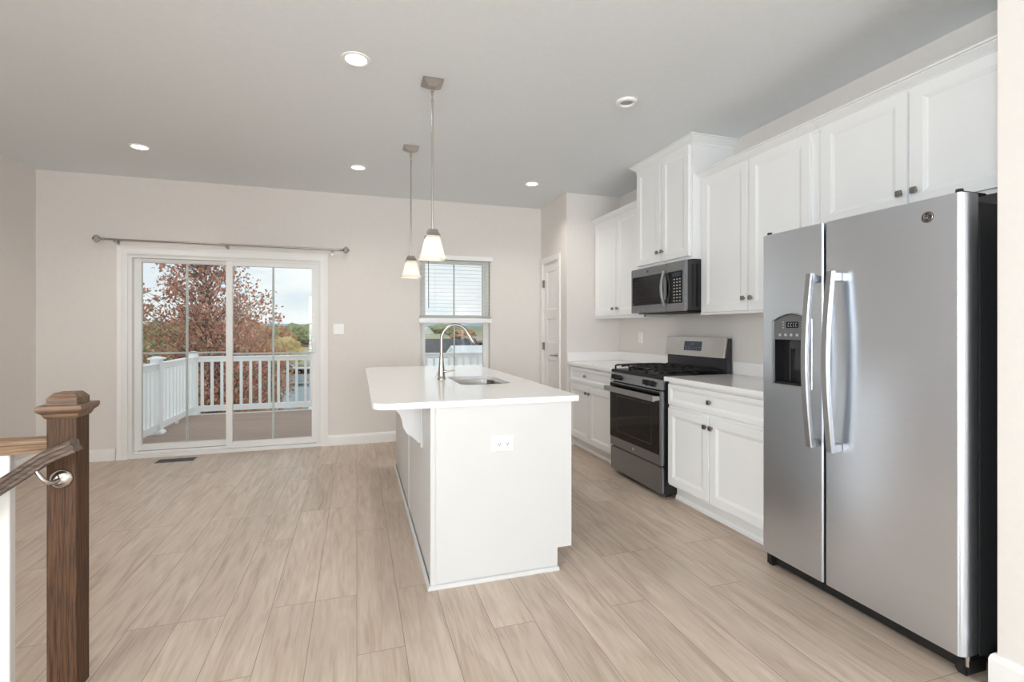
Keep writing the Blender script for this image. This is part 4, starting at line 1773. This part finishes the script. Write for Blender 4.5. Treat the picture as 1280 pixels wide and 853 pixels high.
def house(name, label, p, wx, wy, wall_h, roof_h, wallm, roofm, wins, cat='house', gable_front=False):
    t = thing(name, label, cat, p)
    x0, x1, y0, y1, z0 = p.x - wx / 2, p.x + wx / 2, p.y - wy / 2, p.y + wy / 2, p.z
    mb = MB()
    if gable_front:
        mb.prism([(x0, z0), (x1, z0), (x1, z0 + wall_h), ((x0 + x1) / 2, z0 + wall_h + roof_h), (x0, z0 + wall_h)], lambda a, b, c: (a, c, b), y0, y1)
    else:
        mb.prism([(y0, z0), (y1, z0), (y1, z0 + wall_h), ((y0 + y1) / 2, z0 + wall_h + roof_h), (y0, z0 + wall_h)], lambda a, b, c: (c, a, b), x0, x1)
    mb.build('wall', wallm, t)
    mb = MB()
    th = .25
    if gable_front:
        pr = [(x0 - .4, z0 + wall_h - .2), ((x0 + x1) / 2, z0 + wall_h + roof_h + .1), (x1 + .4, z0 + wall_h - .2), (x1 + .4, z0 + wall_h + th - .2), ((x0 + x1) / 2, z0 + wall_h + roof_h + th + .1), (x0 - .4, z0 + wall_h + th - .2)]
        mb.prism(pr, lambda a, b, c: (a, c, b), y0 - .3, y1 + .3)
    else:
        pr = [(y0 - .4, z0 + wall_h - .2), ((y0 + y1) / 2, z0 + wall_h + roof_h + .1), (y1 + .4, z0 + wall_h - .2), (y1 + .4, z0 + wall_h + th - .2), ((y0 + y1) / 2, z0 + wall_h + roof_h + th + .1), (y0 - .4, z0 + wall_h + th - .2)]
        mb.prism(pr, lambda a, b, c: (c, a, b), x0 - .3, x1 + .3)
    mb.build('roof', roofm, t)
    for i in range(wins):
        xx = x0 + (i + .5) * wx / wins
        MB().box(xx - wx / wins * .28, xx + wx / wins * .28, y0 - .06, y0 + .02, z0 + wall_h * .45, z0 + wall_h * .8).build('window', M['slot'], t)
    return t


house('house', 'white gabled house far off in the fields, left of the faucet neck', dirpt(534, 300, -4.6), 6.5, 10, 3.0, 3.6, M['white_siding'], M['white_siding'], 2, 'house', True)
house('shed', 'long low grey roofed building behind the deck rail, left half of kitchen window', dirpt(545, 82, -6.0), 13, 8, 3.0, 2.2, M['white_siding'], M['roof'], 4, 'building')
house('house', 'beige house with dark windows at the right edge of the kitchen window', dirpt(603, 110, GZ - .4), 7.5, 8, 2.4, .5, M['beige_siding'], M['beige_siding'], 5)
house('house', 'small white house among autumn trees, right side of the patio door view', dirpt(374, 170, -6.5), 7, 8, 2.4, .9, M['white_siding'], M['roof'], 3)
house('house', 'low brick house half hidden by trees, right side of the patio door view', dirpt(390, 120, -6.6), 12, 8, 2.2, 1.3, M['brick'], M['brick'], 4)


house('house', 'low white building with a shallow white roof, lower right of the kitchen window', dirpt(592, 66, GZ - .5), 5.6, 6, 1.8, .75, M['white_siding'], M['concrete'], 0, 'building')


def car(label, p, col):
    t = thing('car', label, 'car', p)
    m = plain('car paint', col, 0.25, var=.02)
    mb = MB()
    prof = [(-2.1, .35), (2.1, .35), (2.15, .75), (1.35, .9), (.75, 1.4), (-1.0, 1.42), (-1.7, .95), (-2.15, .85)]
    mb.prism(prof, lambda a, b, c: (p.x + a, p.y + c, p.z + b), -.85, .85, .06)
    mb.build('body', m, t)
    mb = MB()
    mb.prism([(.72, 1.32), (1.2, .95), (-1.45, .98), (-.98, 1.34)], lambda a, b, c: (p.x + a, p.y + c, p.z + b), -.87, .87)
    mb.build('windows', M['black_glass'], t)
    for sx in (-1.3, 1.35):
        for sy in (-.8, .8):
            MB().cyl((p.x + sx, p.y + sy - .1, p.z + .33), (p.x + sx, p.y + sy + .1, p.z + .33), .33, .33, 18).build('wheel', M['rubber'], t)
    return t


car('dark grey parked car on the road, seen between the deck balusters', dirpt(352, 44, GZ + .06), srgb(70, 78, 86))
car('silver parked car on the road, right of the dark grey one', dirpt(378, 40, GZ + .06), srgb(176, 182, 186))


def leaves(mb, c, rad, n, size, flat=.8):
    bm = mb.bm
    for _ in range(n):
        while True:
            v = Vector((random.uniform(-1, 1), random.uniform(-1, 1), random.uniform(-1, 1)))
            if v.length < 1:
                break
        p = Vector(c) + Vector((v.x * rad, v.y * rad, v.z * rad * flat))
        d = Vector((random.gauss(0, 1), random.gauss(0, 1), random.gauss(0, .7))).normalized()
        e = d.orthogonal().normalized()
        e.rotate(Matrix.Rotation(random.uniform(0, 6.28), 3, d))
        s = size * random.uniform(.6, 1.25)
        f = d.cross(e)
        vs = [bm.verts.new(p + e * s * .6), bm.verts.new(p + f * s * .42 + d * s * .08), bm.verts.new(p - e * s * .6), bm.verts.new(p - f * s * .42 + d * s * .08)]
        bm.faces.new(vs)


def leaf_tree(label, base, z0, z1, rad, n_tips, per, size, lm, seed=1, top_density=.4, bulge=.35):
    """trunk with limbs running out to tips spread through an egg-shaped crown between heights z0 and z1"""
    random.seed(seed)
    t = thing('autumn_tree', label, 'tree', base)
    wood_, fol = MB(), MB()
    b = Vector(base)
    axis = []
    for k in range(9):
        f = k / 8
        axis.append(Vector((b.x + math.sin(f * 5 + seed) * .10, b.y + math.cos(f * 4 + seed) * .10, b.z + (z1 - .5 - b.z) * f)))
    wood_.tube(axis, [.085 * (1 - k / 8 * .9) for k in range(9)], 8)

    def on_axis(f):
        x = min(7.999, max(0, f * 8))
        k = int(x)
        return axis[k].lerp(axis[k + 1], x - k)
    for n in range(n_tips):
        h = random.random() ** .85
        env = math.sin(math.pi * min(1, (h + .12) / 1.12) ** (1 - bulge)) ** .6 if h < 1 else 0
        r = rad * env * math.sqrt(random.uniform(.03, 1))
        a = random.uniform(0, 6.283)
        tip = Vector((b.x + r * math.cos(a), b.y + r * math.sin(a), z0 + (z1 - z0) * h))
        f0 = (tip.z - r * 1.0 - b.z) / (z1 - .5 - b.z)
        st = on_axis(max(.18, min(.93, f0)))
        mid = st.lerp(tip, .5) + Vector((random.gauss(0, .12), random.gauss(0, .12), random.gauss(.05, .1)))
        q1 = st.lerp(mid, .5) + Vector((random.gauss(0, .05), random.gauss(0, .05), 0))
        r0 = .006 + .007 * r
        wood_.tube([st, q1, mid, tip], [r0, r0 * .75, r0 * .5, .004], 5)
        dens = 1 if h < .5 else 1 - (1 - top_density) * (h - .5) / .5
        for c, k in ((tip, .55), (mid.lerp(tip, .55), .30), (mid, .15)):
            m = int(per * dens * k * random.uniform(.5, 1.5) + .5)
            leaves(fol, c, .24 if k > .5 else .18, m, size)
            sub = c + Vector((random.gauss(0, .2), random.gauss(0, .2), random.gauss(.12, .15)))
            wood_.tube([c, sub], [.006, .003], 4)
            leaves(fol, sub, .13, m // 2, size)
    wood_.build('trunk', M['bark'], t)
    fol.build('foliage', lm, t)
    return t


leaf_tree('tall russet autumn tree filling most of the patio door view beyond the railing', dirpt(258, 12.4, GZ), -2.4, 3.7, 2.2, 430, 34, .075, M['leaf_red'], 5, .22)
leaf_tree('dull green tree behind the left deck railing at the edge of the patio door', dirpt(150, 19.5, GZ), -1.5, 3.0, 1.5, 110, 30, .09, M['leaf_green'], 9, .5)


def bush(label, p, rx, rz, n, size, lm, group=None):
    random.seed(int(p.x * 100) + 3)
    t = thing('bush', label, 'bush', p, group)
    f, s = MB(), MB()
    for k in range(9):
        a = k * .7
        s.tube([p, p + Vector((math.cos(a) * rx * .3, math.sin(a) * rx * .3, rz)), p + Vector((math.cos(a) * rx * .6, math.sin(a) * rx * .6, rz * 1.6))], [.03, .02, .008], 5)
    for k in range(14):
        a = random.uniform(0, 6.28)
        r = rx * random.uniform(0, .75)
        leaves(f, p + Vector((math.cos(a) * r, math.sin(a) * r, rz * random.uniform(.3, 1.5))), rx * .5, n // 14, size, .8)
    s.build('stem', M['bark'], t)
    f.build('foliage', lm, t)


for k, (u, d, rx, rz, lm, lab) in enumerate((
        (196, 14.2, 1.2, 1.75, 'leaf_brown', 'brown bushy shrub below the left deck railing'),
        (266, 18.6, 1.7, 2.0, 'leaf_brown', 'brown bushy shrub behind the railing corner under the russet tree'),
        (300, 22, 1.7, 1.9, 'leaf_red', 'reddish shrub behind the mullion of the patio door'),
        (330, 26.5, 1.6, 1.7, 'leaf_brown', 'sparse brown shrub beside the road behind the deck balusters'))):
    bush(lab, dirpt(u, d, GZ), rx, rz, 2600, .13, M[lm])


def far_tree(label, p, r, h, m, seed):
    t = thing('far_tree', label, 'tree', p, 'distant trees beyond the road')
    mb = MB()
    tb = bmesh.new()
    bmesh.ops.create_icosphere(tb, subdivisions=4, radius=1)
    for v in tb.verts:
        k = 1 + .35 * noise.noise(v.co * 1.7 + Vector((seed, 0, 0))) + .22 * noise.noise(v.co * 5 + Vector((0, seed, 0))) + .12 * noise.noise(v.co * 12)
        v.co = Vector((p.x, p.y, p.z + h * .58)) + Vector((v.co.x * r * k, v.co.y * r * k, v.co.z * h * .5 * k))
    mb._merge(tb)
    mb.build('crown', m, t)
    MB().cyl(p, (p.x, p.y, p.z + h * .4), .2, .12, 8).build('trunk', M['bark'], t)


FT = [(296, 64, 3.4, 5.2, 'crown_rust', 'rust coloured tree right of the door mullion'), (312, 80, 4.4, 5.4, 'crown_rust', 'second rust tree from the door mullion'),
      (328, 97, 4.4, 4.7, 'crown_green', 'green tree between the rust trees and the grille bar'), (344, 114, 5, 5.2, 'crown_rust', 'rust tree behind the right muntin'),
      (357, 60, 2.4, 3.6, 'crown_gold', 'round golden tree right of the right muntin'), (369, 132, 6, 5.6, 'crown_green', 'green tree behind the small white house'),
      (388, 145, 6, 5.8, 'crown_green', 'green tree at the right edge of the patio door glass'), (196, 72, 4.4, 5.2, 'crown_green', 'green tree at the far left of the patio door'),
      (228, 90, 5, 5.5, 'crown_rust', 'rust tree behind the left muntin'), (262, 108, 6, 5.8, 'crown_green', 'green tree behind the russet tree trunk'),
      (552, 330, 13, 7, 'crown_green', 'dark tree group right of the white gabled house'), (572, 260, 9, 6.0, 'crown_green', 'green tree behind the faucet arch'),
      (590, 135, 4, 2.6, 'crown_rust', 'rust bush under the beige house'), (580, 190, 6, 4.2, 'crown_rust', 'rust tree left of the beige house')]
for k, (u, d, r, h, m, lab) in enumerate(FT):
    far_tree(lab, dirpt(u, d, GZ - .3), r * .8, h, M[m], k * 3.1)
